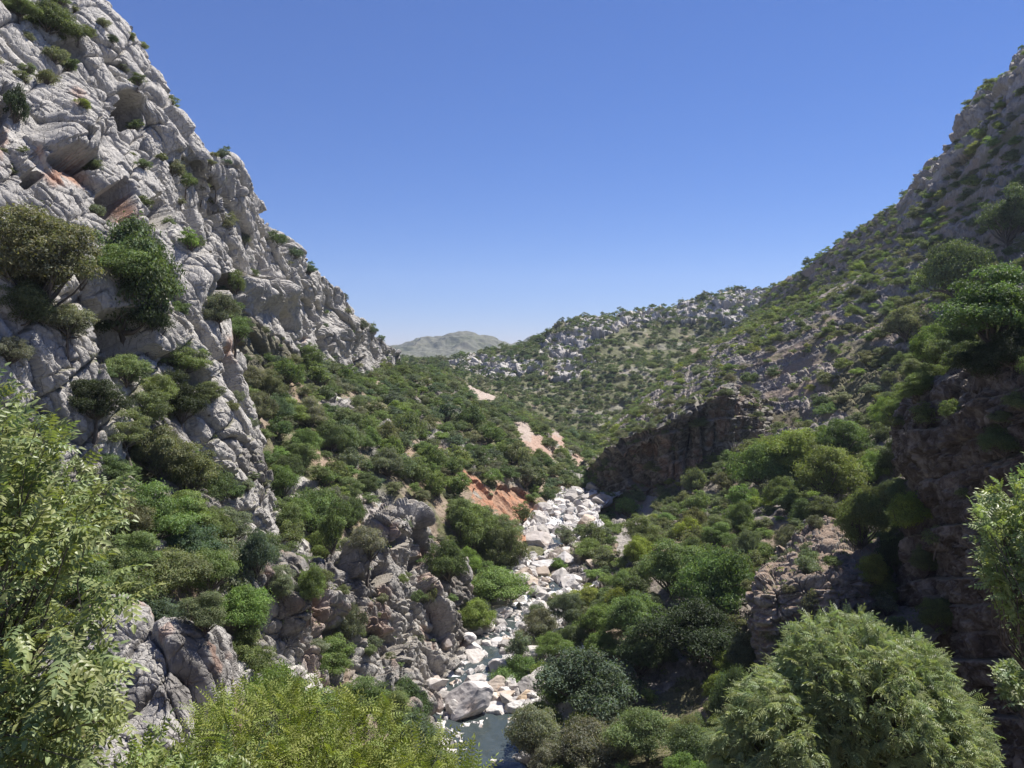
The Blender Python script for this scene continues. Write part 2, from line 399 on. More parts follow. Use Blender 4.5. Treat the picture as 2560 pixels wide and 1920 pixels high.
def poly_any(px, py, polys):
    r = np.zeros(np.shape(px), bool)
    for p in polys: r |= inpoly(px, py, p)
    return r
def disp_slope(g, n, px, py):
    jx = px + 8 * fbm(g, 4, 3, 84); jy = py + 8 * fbm(g, 4, 3, 85)
    rk = np.maximum(smooth(0.15, 0.5, fbm(g, 14, 3, 81)), poly_any(jx, jy, ROCKS3).astype(float))
    rk = rk * (1 - poly_any(jx, jy, SCARS + SCREE))
    return 1.6 * fbm(g, 16, 4, 80) + rk * (1.5 * blocks(g, 4.5, fr2, (1.8, 1, 1), 82, .5) + 0.6 * blocks(g, 1.6, fr2, (1.8, 1, 1), 83, .6)) + 0.22 * fbm(g, 1.5, 3, 86) - poly_any(jx, jy, SCARS) * (.9 * np.abs(fbm(g * np.array([.25, 1, .4]), 3, 4, 87)) + .8)
def paint_slope(g, n, px, py):
    jx = px + 13 * fbm(g, 4, 4, 84); jy = py + 13 * fbm(g, 4, 4, 85)
    sc_ = poly_any(jx, jy, SCARS); sr = poly_any(jx, jy, SCREE); rk = poly_any(jx, jy, ROCKS3)
    r = np.clip(0.75 * smooth(0.1, 0.4, fbm(g, 14, 3, 81)) + rk, 0, 1) * (1 - sc_) ; r = np.where(sr, 0.75, r)
    red = np.where(sc_, 0.55 + .4 * smooth(-.4, .3, fbm(g, 2.5, 4, 79)), np.where(sr, 0.25 + 0.3 * (jy > 1095), 0.12 * smooth(0, .5, fbm(g, 10, 3, 88))))
    gr = smooth(-0.3, 0.4, fbm(g, 6, 3, 89)) * (1 - sc_) * (1 - sr) * 0.8
    dk = 0.6 * smooth(-.3, .4, fbm(g, 9, 2, 90)) * (px < 1120)
    return pack(r, red, gr, dk * (~sr))
S3 = [  # columns near -> far, each bottom -> top
    [(1150, 2500, 52), (1000, 2350, 54), (750, 2100, 54), (450, 1880, 52), (100, 1700, 46), (-300, 1600, 38)],
    [(1190, 1900, 95), (1080, 1850, 99), (900, 1660, 98), (700, 1490, 89), (500, 1350, 80), (300, 1290, 72)],
    [(1120, 1680, 118), (1000, 1620, 120), (900, 1450, 118), (800, 1320, 116), (650, 1210, 112), (560, 1100, 104)],
    [(1280, 1480, 150), (1160, 1440, 152), (1020, 1290, 150), (900, 1170, 150), (760, 1060, 150), (620, 950, 146)],
    [(1400, 1340, 184), (1310, 1325, 186), (1180, 1200, 187), (1020, 1090, 190), (880, 1010, 190), (740, 915, 186)],
    [(1480, 1240, 224), (1420, 1235, 226), (1300, 1140, 232), (1160, 1055, 238), (1010, 985, 242), (890, 940, 240)],
    [(1530, 1170, 268), (1460, 1160, 274), (1370, 1095, 290), (1250, 1040, 298), (1130, 975, 303), (1000, 922, 310)],
    [(1570, 1110, 345), (1500, 1112, 355), (1400, 1085, 372), (1290, 1030, 385), (1180, 975, 395), (1060, 925, 405)],
    [(1600, 1090, 440), (1530, 1085, 450), (1440, 1075, 470), (1330, 1040, 490), (1230, 990, 500), (1100, 935, 510)]]
patch("wooded_slope", np.array(S3).transpose(1, 0, 2), 760, 520, disp_slope, paint_slope, **STR)

# --- far hillside closing the valley
ROCKS4 = [[(1110, 885), (1180, 880), (1360, 905), (1360, 935), (1250, 945), (1110, 915)], [(1340, 870), (1400, 820), (1500, 780), (1700, 755), (1860, 720), (1960, 730), (1930, 800), (1850, 830), (1760, 800), (1650, 800), (1560, 815), (1480, 870), (1440, 905), (1380, 900)],
          [(1400, 895), (1500, 900), (1430, 960), (1370, 950)]]
def disp_far(g, n, px, py):
    jx = px + 9 * fbm(g, 12, 3, 94); jy = py + 9 * fbm(g, 12, 3, 95)
    rk = poly_any(jx, jy, ROCKS4) * 1.0
    return 5 * fbm(g, 60, 4, 91) + rk * (5 * blocks(g, 14, fr2, (1.5, 1, 1), 92, .5) + 2.2 * blocks(g, 5, fr2, (1.5, 1, 1), 93, .7)) + 0.5 * fbm(g, 4, 3, 96)
def paint_far(g, n, px, py):
    jx = px + 9 * fbm(g, 12, 3, 94); jy = py + 9 * fbm(g, 12, 3, 95)
    rk = poly_any(jx, jy, ROCKS4) * 1.0
    r = np.clip(rk + 0.5 * smooth(0.1, 0.5, fbm(g, 12, 3, 97)) , 0, 1)
    r = np.clip(rk + .45 * smooth(.25, .6, fbm(g, 12, 3, 97)), .12, 1); return pack(r, 0.03 + 0 * r, (1 - rk) * 0.95 * smooth(-.9, -.2, fbm(g, 14, 3, 98)), .35 * (1 - rk))
patch("far_hillside", [
    [(900, 1080, 420), (1050, 1080, 430), (1200, 1090, 430), (1350, 1110, 430), (1500, 1120, 430), (1650, 1120, 430), (1800, 1110, 430), (1950, 1110, 430), (2150, 1100, 430)],
    [(900, 1000, 470), (1050, 990, 480), (1200, 985, 490), (1350, 990, 490), (1500, 980, 490), (1650, 960, 490), (1800, 940, 490), (1950, 930, 490), (2150, 920, 490)],
    [(900, 930, 540), (1050, 925, 550), (1200, 925, 560), (1350, 910, 560), (1500, 890, 565), (1650, 865, 570), (1800, 840, 570), (1950, 820, 570), (2150, 820, 570)],
    [(900, 900, 600), (1050, 893, 620), (1170, 890, 630), (1310, 862, 640), (1440, 806, 650), (1600, 779, 660), (1760, 756, 665), (1862, 731, 665), (2150, 740, 670)],
    [(900, 930, 700), (1050, 920, 720), (1170, 920, 730), (1330, 890, 740), (1470, 850, 750), (1600, 820, 760), (1760, 800, 760), (1870, 790, 760), (2150, 790, 760)],
], 640, 300, disp_far, paint_far, **STR)

# --- mountains on the horizon
def disp_mt(g, n, px, py): return 14 * fbm(g, 200, 6, 101) - 40 * np.abs(fbm(g, 240, 5, 102)) + 16
def paint_mt(g, n, px, py):
    v = smooth(-0.85, -0.45, fbm(g, 160, 6, 103) - .3 * smooth(1200, 1260, px))
    w2 = smooth(-.1, .5, fbm(g, 90, 5, 104)); return pack(0.6 - .2 * w2, 0.04 * (1 - v), 1 + 0 * v, 1 + 0 * v)
patch("mountain", [
    [(600, 1000, 2000), (850, 960, 2000), (1000, 950, 2050), (1075, 950, 2080), (1155, 950, 2100), (1225, 950, 2100), (1300, 950, 2100), (1500, 960, 2000), (1900, 960, 2000)],
    [(600, 920, 2500), (850, 915, 2500), (1000, 905, 2550), (1075, 900, 2580), (1155, 886, 2600), (1225, 898, 2600), (1290, 905, 2600), (1500, 920, 2500), (1900, 900, 2500)],
    [(600, 885, 2900), (850, 880, 2900), (1000, 878, 2950), (1075, 872, 2950), (1153, 862, 2950), (1225, 868, 2950), (1280, 878, 2950), (1500, 860, 2900), (1900, 860, 2900)],
    [(600, 872, 3200), (850, 868, 3200), (1000, 866, 3200), (1075, 850, 3180), (1152, 836, 3150), (1225, 846, 3180), (1295, 864, 3200), (1400, 830, 3300), (1900, 820, 3300)],
    [(600, 890, 3700), (850, 890, 3700), (1000, 885, 3700), (1075, 880, 3700), (1155, 870, 3700), (1225, 876, 3700), (1280, 882, 3700), (1500, 870, 3700), (1900, 870, 3700)],
], 420, 200, disp_mt, paint_mt, **STR)

# --- long mountainside right of the river, stepped by its bedding
BED = frame((-0.62, 0.50, -0.33))
def bedcoord(g):                          # height above a bedding plane dipping left
    return g[..., 2] + 0.22 * g[..., 1] - 0.13 * g[..., 0]
def disp_right(g, n, px, py):
    b = bedcoord(g) + 2.2 * fbm(g, 22, 3, 111)
    h = 9.0; f = b / h - np.floor(b / h)
    step = np.where(f < 0.80, f / 0.80, (1 - f) / 0.20)          # slow rise, sharp drop
    reg = smooth(1500, 1560, px) * smooth(-40, 10, 1330 - py) * (1 - smooth(60, 160, 1000 - py + 0.55 * (1950 - px)) * 0.5)
    ter = reg * 4.6 * (step - .5) * (0.6 + 0.6 * fbm(g, 20, 2, 112))
    rk = np.maximum(smooth(0.05, 0.4, fbm(g @ np.diag([1, .6, 1.6]), 16, 3, 113)), 0.9 * reg * (f > 0.55))
    sky_ = np.interp(px, [1900, 1990, 2060, 2200, 2280, 2340, 2450, 2560, 2700], [740, 690, 625, 550, 500, 370, 240, 130, 20])
    crest = smooth(2240, 2300, px) * (1 - smooth(70, 150, py - sky_))
    big = crest * (3.5 * blocks(g, 12, fr2, (1.4, 1, 1), 114, .4) + 1.8 * blocks(g, 5, fr2, (1.4, 1, 1), 115, .6))
    return 1.8 * fbm(g, 24, 4, 110) + ter + rk * (joints(g, (.13, -.2, .97), 1.7, 119, .55, .4, .12, 5) + .6 * blocks(g, 3.6, BED, (2.6, 1.5, .7), 116, .5) + 0.5 * blocks(g, 1.4, BED, (2.4, 1.3, .8), 117, .6)) + big + 0.2 * fbm(g, 1.6, 3, 118)
GRAVEL = [[(1530, 1310), (1600, 1235), (1660, 1245), (1640, 1290), (1590, 1370), (1560, 1400), (1540, 1370)]]
GRASSY = [[(1570, 1790), (1700, 1690), (1760, 1700), (1740, 1850), (1650, 1950), (1560, 1930)], [(2150, 860), (2330, 880), (2330, 1010), (2180, 1060), (2050, 1010)]]
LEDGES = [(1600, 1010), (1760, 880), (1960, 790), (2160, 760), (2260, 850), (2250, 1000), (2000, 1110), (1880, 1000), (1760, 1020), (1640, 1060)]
def paint_right(g, n, px, py):
    b = bedcoord(g) + 2.2 * fbm(g, 22, 3, 111); f = b / 9.0 - np.floor(b / 9.0)
    sky_ = np.interp(px, [1900, 1990, 2060, 2200, 2280, 2340, 2450, 2560, 2700], [740, 690, 625, 550, 500, 370, 240, 130, 20])
    crest = smooth(2240, 2300, px) * (1 - smooth(60, 120, py - sky_ + 20 * fbm(g, 9, 3, 121)))
    rk = smooth(0.0, 0.35, fbm(g @ np.diag([1, .6, 1.6]), 16, 3, 113))
    r = np.clip(0.65 * rk + 0.6 * (f > 0.6) + crest + 0.12, 0, 1); gv = poly_any(px + 6 * fbm(g, 4, 3, 85), py, GRAVEL); gs = poly_any(px + 12 * fbm(g, 4, 3, 85), py, GRASSY)
    gr = np.clip(0.7 * smooth(-0.2, 0.4, fbm(g, 8, 3, 122)), 0, 1)
    r = np.where(gv, 0.8, np.where(gs, 0.1, r)); gr = np.where(gv, 0, np.where(gs, .85, gr))
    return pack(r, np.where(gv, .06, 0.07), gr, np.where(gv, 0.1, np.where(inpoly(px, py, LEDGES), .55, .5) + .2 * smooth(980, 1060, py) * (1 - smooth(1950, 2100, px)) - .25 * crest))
S6 = [  # columns near -> far, each bottom -> top -> back
    [(1300, 2500, 56), (1500, 2300, 62), (1800, 2060, 66), (2100, 1800, 70), (2400, 1550, 75), (2800, 1250, 85), (3200, 800, 100), (3600, 300, 120), (3500, 400, 160)],
    [(1250, 1880, 94), (1370, 1850, 96), (1600, 1720, 100), (1850, 1560, 108), (2100, 1380, 118), (2400, 1170, 132), (2750, 850, 155), (3150, 250, 190), (3100, 300, 230)],
    [(1260, 1640, 122), (1390, 1600, 128), (1600, 1470, 135), (1800, 1350, 145), (2000, 1230, 155), (2260, 1040, 172), (2560, 750, 198), (2890, 0, 230), (2850, 100, 280)],
    [(1330, 1460, 150), (1460, 1430, 156), (1620, 1340, 165), (1800, 1220, 178), (2000, 1090, 190), (2230, 880, 212), (2440, 640, 236), (2660, 50, 268), (2650, 150, 320)],
    [(1440, 1290, 205), (1540, 1275, 210), (1650, 1210, 220), (1800, 1100, 232), (1970, 970, 246), (2150, 790, 262), (2320, 590, 280), (2450, 252, 305), (2450, 380, 360)],
    [(1440, 1205, 250), (1500, 1180, 260), (1590, 1095, 270), (1720, 1000, 282), (1870, 890, 295), (2020, 780, 308), (2160, 680, 320), (2292, 472, 336), (2300, 600, 400)],
    [(1500, 1095, 340), (1560, 1060, 350), (1630, 990, 355), (1730, 920, 360), (1850, 840, 368), (1950, 785, 375), (2040, 725, 382), (2112, 606, 390), (2130, 720, 450)],
    [(1540, 1050, 430), (1600, 1005, 440), (1680, 945, 450), (1760, 890, 455), (1840, 840, 460), (1900, 800, 462), (1945, 765, 465), (1980, 698, 468), (2000, 800, 530)],
    [(1600, 1040, 520), (1640, 1000, 530), (1700, 960, 540), (1760, 900, 545), (1820, 850, 550), (1860, 815, 555), (1885, 785, 558), (1908, 752, 560), (1930, 850, 620)]]
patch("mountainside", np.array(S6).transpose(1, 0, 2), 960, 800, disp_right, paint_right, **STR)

# --- dark wall of rock across the river bend
frv = frame((0.05, 0.1, -1), (0, 1, 0))
def disp_band(g, n, px, py):
    lx = 1.0 * blocks(g, 5, frv, (2.2, 1, 1), 131, .4) + 0.8 * blocks(g, 2, BED, (2, 1, .7), 132, .6)
    top = smooth(0.2, .6, n[..., 2]); return (.45 + .3 * top) * lx + joints(g, BED[2] if False else (-.2, .25, .95), 2.6, 135, .8, .5, .2, 6) + joints(g, (.95, -.3, 0), 8.0, 137, 2.2, 1.2, .5, 6) + joints(g, (.9, .4, 0), 2.6, 136, .6, .7, .2, 5) + .5 * fbm(g, 8, 3, 133) - 2.5 * np.clip(feats(px, py, [(1620, 1130, 26, 60, 15, 1), (1720, 1110, 22, 70, 10, 1), (1555, 1180, 14, 50, 0, 1)]), 0, 1)
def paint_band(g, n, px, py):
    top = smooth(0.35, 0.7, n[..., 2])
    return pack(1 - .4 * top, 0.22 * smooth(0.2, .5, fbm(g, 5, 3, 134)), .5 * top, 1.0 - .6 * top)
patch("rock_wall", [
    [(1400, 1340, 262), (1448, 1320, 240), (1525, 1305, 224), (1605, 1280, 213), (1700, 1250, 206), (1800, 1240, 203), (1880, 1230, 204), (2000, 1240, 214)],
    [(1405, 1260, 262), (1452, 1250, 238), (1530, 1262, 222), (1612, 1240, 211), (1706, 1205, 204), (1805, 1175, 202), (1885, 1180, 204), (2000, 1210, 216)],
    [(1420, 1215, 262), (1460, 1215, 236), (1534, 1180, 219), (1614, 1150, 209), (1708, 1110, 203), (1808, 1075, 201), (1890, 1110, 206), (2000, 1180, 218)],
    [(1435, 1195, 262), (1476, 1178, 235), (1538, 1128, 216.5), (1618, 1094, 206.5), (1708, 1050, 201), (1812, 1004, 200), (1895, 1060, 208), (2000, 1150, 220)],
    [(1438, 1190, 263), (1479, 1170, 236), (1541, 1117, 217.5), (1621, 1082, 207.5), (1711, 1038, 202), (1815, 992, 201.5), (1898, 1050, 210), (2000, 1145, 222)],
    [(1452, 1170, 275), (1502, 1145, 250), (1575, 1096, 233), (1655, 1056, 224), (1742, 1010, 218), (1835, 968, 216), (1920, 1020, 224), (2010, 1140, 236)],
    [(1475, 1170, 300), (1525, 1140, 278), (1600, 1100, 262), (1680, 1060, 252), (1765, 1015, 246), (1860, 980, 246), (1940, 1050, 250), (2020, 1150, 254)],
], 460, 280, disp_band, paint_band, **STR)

# --- shaded cliff close by on the right
def disp_near(g, n, px, py):
    return joints(g, (.1, .3, .95), 2.2, 145, .6, .5, .12, 5) + joints(g, (.2, .95, .1), 3.0, 146, .6, .7, .14, 4) + .6 * blocks(g, 6, frv, (2, 1, 1), 141, .4) + .3 * blocks(g, 2, BED, (2, 1, .7), 142, .6) + .25 * blocks(g, .8, BED, (2, 1, .7), 143, .6) + 1.2 * fbm(g, 9, 3, 144)
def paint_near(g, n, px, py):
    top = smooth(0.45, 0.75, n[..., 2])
    return pack(1 - .6 * top, .05 + 0 * top, .6 * top, 1 - .5 * top)  # alpha paints the cliff's shade into its rock colour, less on upward faces
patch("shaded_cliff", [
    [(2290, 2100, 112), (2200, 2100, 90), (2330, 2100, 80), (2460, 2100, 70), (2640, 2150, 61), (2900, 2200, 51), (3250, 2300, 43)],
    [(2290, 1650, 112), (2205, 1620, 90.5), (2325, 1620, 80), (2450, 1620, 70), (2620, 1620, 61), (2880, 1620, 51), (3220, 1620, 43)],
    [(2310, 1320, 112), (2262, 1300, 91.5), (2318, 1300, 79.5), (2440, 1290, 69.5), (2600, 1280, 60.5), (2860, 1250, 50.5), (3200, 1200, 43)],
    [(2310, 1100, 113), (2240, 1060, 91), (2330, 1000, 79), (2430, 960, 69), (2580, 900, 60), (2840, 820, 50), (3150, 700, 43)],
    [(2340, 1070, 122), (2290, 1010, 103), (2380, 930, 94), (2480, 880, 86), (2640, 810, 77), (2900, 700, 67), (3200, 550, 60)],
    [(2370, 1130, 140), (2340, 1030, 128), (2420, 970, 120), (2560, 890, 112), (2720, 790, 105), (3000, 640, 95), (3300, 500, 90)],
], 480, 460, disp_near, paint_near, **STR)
# a rock shelf below it, flat lit top over a dark face
patch("rock_shelf", [
    [(1880, 1760, 96), (1900, 1780, 84), (1990, 1790, 82), (2090, 1790, 81), (2200, 1780, 84)],
    [(1885, 1620, 98), (1905, 1640, 86), (1990, 1650, 84), (2090, 1640, 83), (2200, 1620, 86)],
    [(1890, 1500, 99), (1905, 1470, 87), (1990, 1458, 85), (2090, 1450, 84), (2200, 1420, 88)],
    [(1930, 1420, 110), (1950, 1400, 100), (2020, 1380, 97), (2100, 1370, 96), (2200, 1340, 100)],
    [(2000, 1330, 125), (2010, 1310, 118), (2060, 1290, 114), (2120, 1290, 112), (2200, 1280, 114)],
], 300, 260, lambda g, n, px, py: joints(g, (-.1, .2, .97), 1.3, 157, .55, .5, .1, 5) + joints(g, (.9, .3, 0), 2.4, 158, .3, .5, .1, 3) + .5 * blocks(g, 3.5, BED, (2, 1.2, .6), 151, .4) + .5 * blocks(g, 1.3, BED, (2, 1.2, .6), 152, .6) + .6 * fbm(g, 6, 3, 153),
    lambda g, n, px, py: pack(1 - .7 * smooth(.5, .8, n[..., 2]), .22 * smooth(.5, .8, n[..., 2]), .15 + 0 * px, .55 + 0 * px), **STR)

# --- jagged outcrop on the left bank
fro = frame((-0.55, 0.1, -0.75), (0, 1, 0.2))
def near_out(net):
    a = np.array(net, float); a[..., 2] *= np.interp(a[..., 0], [500, 800, 1000, 1170], [.84, .89, .94, .985]); return a
def disp_out(g, n, px, py):
    wv = g + .8 * np.stack([fbm(g, 5, 3, 161), fbm(g, 5, 3, 162), fbm(g, 5, 3, 163)], -1)
    d = 2.6 * blocks(wv, 7.5, fro, (2.0, 1, .8), 164, .4, .15) + .7 * blocks(wv, 2.6, fro, (2.2, 1, .7), 165, .5, .2) + joints(g, (.72, .25, .65), 1.9, 154, .75, .7, .15) + joints(g, (.7, .2, .68), .7, 155, .25, .35, .08) + joints(g, (-.5, .6, .6), 3.4, 156, .5, .6, .16) + .15 * fbm(g, 1, 3, 167)
    return d + feats(px, py, [(1005, 1345, 20, 26, 15, -4), (960, 1430, 22, 36, 35, -4), (1050, 1410, 12, 26, 30, -3), (985, 1610, 26, 34, 0, -3), (900, 1500, 14, 30, 0, -2.5)])
def paint_out(g, n, px, py):
    top = smooth(.55, .85, n[..., 2])
    st = .3 * smooth(.35, .8, fbm(g, 4, 4, 168)) + np.clip(feats(px, py, [(1055, 1390, 16, 26, 0, .8), (960, 1480, 26, 26, 0, .5)]), 0, .8) * .8
    return pack(1 - .45 * top, np.clip(st, 0, .5), .2 * top, .26 + .45 * smooth(-.3, .5, fbm(g, 8, 2, 169)))
patch("outcrop", near_out([
    [(500, 2050, 66), (700, 2000, 78), (880, 1930, 88), (1080, 1850, 97), (1100, 1740, 108), (1160, 1620, 122), (1215, 1530, 138)],
    [(500, 1800, 70), (690, 1780, 81), (850, 1750, 90), (1000, 1720, 101), (1068, 1660, 111), (1135, 1570, 124), (1200, 1490, 140)],
    [(500, 1640, 74), (680, 1600, 85), (810, 1590, 94), (930, 1570, 104), (1035, 1520, 114), (1120, 1480, 127), (1180, 1440, 143)],
    [(500, 1520, 78), (680, 1480, 89), (790, 1450, 98), (890, 1410, 108), (1000, 1400, 118), (1090, 1420, 131), (1170, 1410, 147)],
    [(500, 1450, 84), (680, 1410, 95), (790, 1390, 104), (880, 1350, 113), (1010, 1280, 122), (1080, 1350, 137), (1160, 1390, 151)],
    [(520, 1480, 96), (680, 1440, 108), (800, 1410, 118), (900, 1375, 128), (1030, 1312, 137), (1100, 1385, 148), (1180, 1410, 160)],
]), 560, 520, disp_out, paint_out, **STR)

# --- weathered buttress low on the left
patch("buttress", [
    [(60, 2050, 40), (200, 2000, 39), (330, 2000, 40), (430, 1980, 41), (540, 1950, 45), (600, 1900, 54)],
    [(90, 1800, 44), (230, 1780, 43), (350, 1800, 43), (440, 1790, 43.5), (548, 1790, 47), (600, 1790, 57)],
    [(120, 1640, 47), (260, 1620, 47), (350, 1650, 45.5), (450, 1640, 46), (545, 1670, 49), (590, 1700, 60)],
    [(150, 1570, 52), (280, 1530, 51), (370, 1560, 50), (460, 1570, 50), (530, 1595, 53), (570, 1640, 64)],
    [(200, 1620, 64), (300, 1580, 64), (380, 1600, 63), (470, 1620, 63), (530, 1660, 65), (570, 1700, 72)],
], 420, 420, lambda g, n, px, py: 1.5 * blocks(g, 5.5, frv, (2.4, 1, 1), 171, .7, .15) + .25 * blocks(g, 1.5, frv, (2, 1, 1), 172, .5, .2) + joints(g, (.95, .1, .25), 1.6, 177, .25, .45, .07, 4) * smooth(-.3, .3, fbm(g, 4, 2, 178)) + .10 * blocks(g, .55, frv, (1.6, 1, 1), 173, .6) + .16 * fbm(g, 1.6, 5, 174),
    lambda g, n, px, py: pack(1 + 0 * px, .35 * smooth(.3, .6, fbm(g, 2.5, 3, 175)), 0 * px, .25 + .5 * smooth(-.1, .5, fbm(g, 3, 3, 176))), **STR)

# --- river bed and banks, then the roadside slope below the camera
RIV = [  # py, bed left, bed right, Y
    (2150, 1080, 1420, 74), (1960, 1090, 1360, 87), (1880, 1110, 1330, 94), (1800, 1080, 1330, 101), (1730, 1070, 1340, 108), (1660, 1085, 1340, 116), (1600, 1120, 1330, 125),
    (1550, 1190, 1345, 133), (1510, 1250, 1390, 141), (1470, 1300, 1450, 150), (1425, 1310, 1485, 160), (1385, 1312, 1480, 171), (1345, 1322, 1455, 182), (1310, 1345, 1445, 192), (1280, 1375, 1465, 202), (1255, 1410, 1500, 213), (1235, 1430, 1540, 226), (1215, 1440, 1560, 240)]
def rivnet():
    rows = []
    for py, l, r, Y in RIV:
        c = P((l + r) / 2, py, Y); wd = (r - l) / F * Y
        rows.append([c + np.array([x * wd, 0, z]) for x, z in ((-.8, 1.3), (-.56, .7), (-.35, .05), (0, -.25), (.35, .05), (.62, .8), (1.0, 2.0))])
    return np.array(rows)
RN = rivnet()
def bed_mesh():
    g = catmull(catmull(RN, 260, 1), 620, 0)
    d = .9 * blocks(g, 2.4, frame((0, 1, 0)), (1, 1, 1), 181, .5, .4) + .4 * blocks(g, .9, frame((0, 1, 0)), (1, 1, 1), 182, .5, .4) + .3 * fbm(g, 3, 3, 183)
    g = g.copy(); g[..., 2] += d * .75 - .1
    idx = np.arange(g.shape[0] * g.shape[1]).reshape(g.shape[:2])
    q = np.stack([idx[:-1, :-1], idx[:-1, 1:], idx[1:, 1:], idx[1:, :-1]], -1).reshape(-1, 4)
    u = np.abs(np.linspace(-1, 1, 260))[None].repeat(620, 0)
    m = pack(1 - .5 * smooth(.6, .9, u), .15 * smooth(0, .5, fbm(g, 3, 3, 184)), .5 * smooth(.6, .9, u), .15 * smooth(.3, .6, u))
    link("riverbed", mesh_np("riverbed", g.reshape(-1, 3), q, BOULD, False, {"mask": m.reshape(-1, 4)}), kind='structure')
    PATCH["riverbed"] = (g, None, m)
bed_mesh()
def water_mesh():
    c = catmull(RN, 500, 0)
    t = np.linspace(-.5, .5, 60)
    ctr = (c[:, 2] + c[:, 4]) / 2; hw = (c[:, 5] - c[:, 1]) / 2
    g = ctr[:, None] + hw[:, None] * t[None, :, None] * 2 * (.62 + .3 * (1 - smooth(100, 110, c[:, 3, 1])))[:, None, None]
    g[..., 2] = (ctr[:, 2] + .02)[:, None]
    yy = g[..., 1]
    g[..., 2] += .10 * fbm(g, 1.2, 3, 191)
    rap = smooth(.0, .5, fbm(g * np.array([1, .7, 1]), 5, 3, 192)) * .45 * (yy > 112)
    for y0, w_ in ((123, 5), (113, 3), (146, 6), (158, 3), (190, 12), (139, 3)): rap = rap + .42 * np.exp(-((yy - y0) / w_) ** 2)
    idx = np.arange(500 * 60).reshape(500, 60)
    q = np.stack([idx[:-1, :-1], idx[:-1, 1:], idx[1:, 1:], idx[1:, :-1]], -1).reshape(-1, 4)
    m = pack(np.clip(rap, 0, .8), 0 * rap, 0 * rap, 1 + 0 * rap)
    link("river", mesh_np("river", g.reshape(-1, 3), q, WATER, True, {"mask": m.reshape(-1, 4)}), kind='structure')
water_mesh()

def zbase(x, y):
    """coarse valley under everything, rising to both sides"""
    zr = np.interp(y, [-40, 0, 3, 6, 12, 22, 40, 70, 95, 200, 500, 900, 2300], [-1.7, -1.7, -2.0, -5.5, -13, -22, -36, -48, -52, -50, -62, -80, -110])
    xr = np.interp(y, [0, 60, 95, 140, 200, 300, 500], [0, -2, -2, 2, 16, 30, 60])
    s = x - xr; up = smooth(20, 70, np.abs(s)) * np.abs(s) * .28
    return zr + np.minimum(up * smooth(20, 120, y), 40) - 3 * smooth(60, 100, y) - .5 * np.clip(y - 20, 0, 6)
def base_mesh():
    ang = np.radians(np.linspace(-62, 62, 260)); rad = np.concatenate([np.linspace(-1, 3, 8), np.geomspace(3.5, 2300, 270)])
    A, R = np.meshgrid(ang, rad); x = np.sin(A) * np.abs(R) + np.where(R < 3, np.sin(A) * 3, 0); y = np.where(R < 0, R, np.cos(A) * R)
    x = np.where(R < 3.2, np.tan(A * .9) * 4, x)
    z = zbase(x, y); g = np.stack([x, y, z], -1)
    g[..., 2] += fbm(g, 5, 4, 201) * np.clip(R / 25, .05, 1.5) - .3
    idx = np.arange(A.size).reshape(A.shape)
    q = np.stack([idx[:-1, :-1], idx[:-1, 1:], idx[1:, 1:], idx[1:, :-1]], -1).reshape(-1, 4)
    f = smooth(-.3, .4, fbm(g, 4, 3, 202))
    link("ground", mesh_np("ground", g.reshape(-1, 3), q, GROUND, False, {"mask": pack(.4 * (1 - f), .1 * f, .8 * f, .5 + 0 * f).reshape(-1, 4)}), kind='structure')
    PATCH["ground"] = (g, None, None)
base_mesh()
# ------------------------------------------------------------------ ray casting on to the built landforms
def build_bvh():
    V = []; Fc = []; off = 0; owner = []
    for nm, (g, _, _) in PATCH.items():
        s = 3 if g.shape[0] > 300 else 1
        q = g[::s, ::s]; h, w_ = q.shape[:2]
        idx = np.arange(h * w_).reshape(h, w_) + off
        f = np.stack([idx[:-1, :-1], idx[:-1, 1:], idx[1:, 1:], idx[1:, :-1]], -1).reshape(-1, 4)
        V.append(q.reshape(-1, 3)); Fc.append(f); off += h * w_; owner += [nm] * len(f)
    return BVHTree.FromPolygons(np.concatenate(V).tolist(), np.concatenate(Fc).tolist()), owner
BVH, OWNER = build_bvh()
def cast(px, py):
    d = Vector(P(px, py, 10.0)).normalized()
    hit, n, i, dist = BVH.ray_cast(Vector((0, 0, 0)) + d * 1.5, d)
    return hit, n, (OWNER[i] if hit else None)
def drop(x, y, z0=200):
    hit, n, i, d = BVH.ray_cast(Vector((x, y, z0)), Vector((0, 0, -1)))
    return hit, n
def visible(p, lift=1.5):
    t = Vector(p) + Vector((0, 0, lift)); d = t.length; u = t.normalized()
    hit, n, i, dist = BVH.ray_cast(u * 1.5, u)
    return hit is None or dist + 1.5 > d - 1.2

# ------------------------------------------------------------------ tubes and leaves
def tubes(paths, sides=6):
    """paths: list of (points (k,3), radii (k)) -> verts, quads"""
    V = []; Q = []; off = 0
    a = np.linspace(0, 2 * np.pi, sides, endpoint=False)
    for pts, rad in paths:
        pts = np.asarray(pts, float); k = len(pts)
        t = np.gradient(pts, axis=0); t /= np.linalg.norm(t, axis=1, keepdims=True) + 1e-9
        ref = np.where(np.abs(t[:, 2:3]) > .9, [[1., 0, 0]], [[0, 0, 1.]])
        u = np.cross(t, ref); u /= np.linalg.norm(u, axis=1, keepdims=True) + 1e-9; v = np.cross(t, u)
        r = pts[:, None] + np.asarray(rad)[:, None, None] * (np.cos(a)[None, :, None] * u[:, None] + np.sin(a)[None, :, None] * v[:, None])
        V.append(r.reshape(-1, 3)); i = np.arange(k * sides).reshape(k, sides) + off; j = np.roll(i, -1, 1)
        Q.append(np.stack([i[:-1], j[:-1], j[1:], i[1:]], -1).reshape(-1, 4)); off += k * sides
    return np.concatenate(V), np.concatenate(Q)

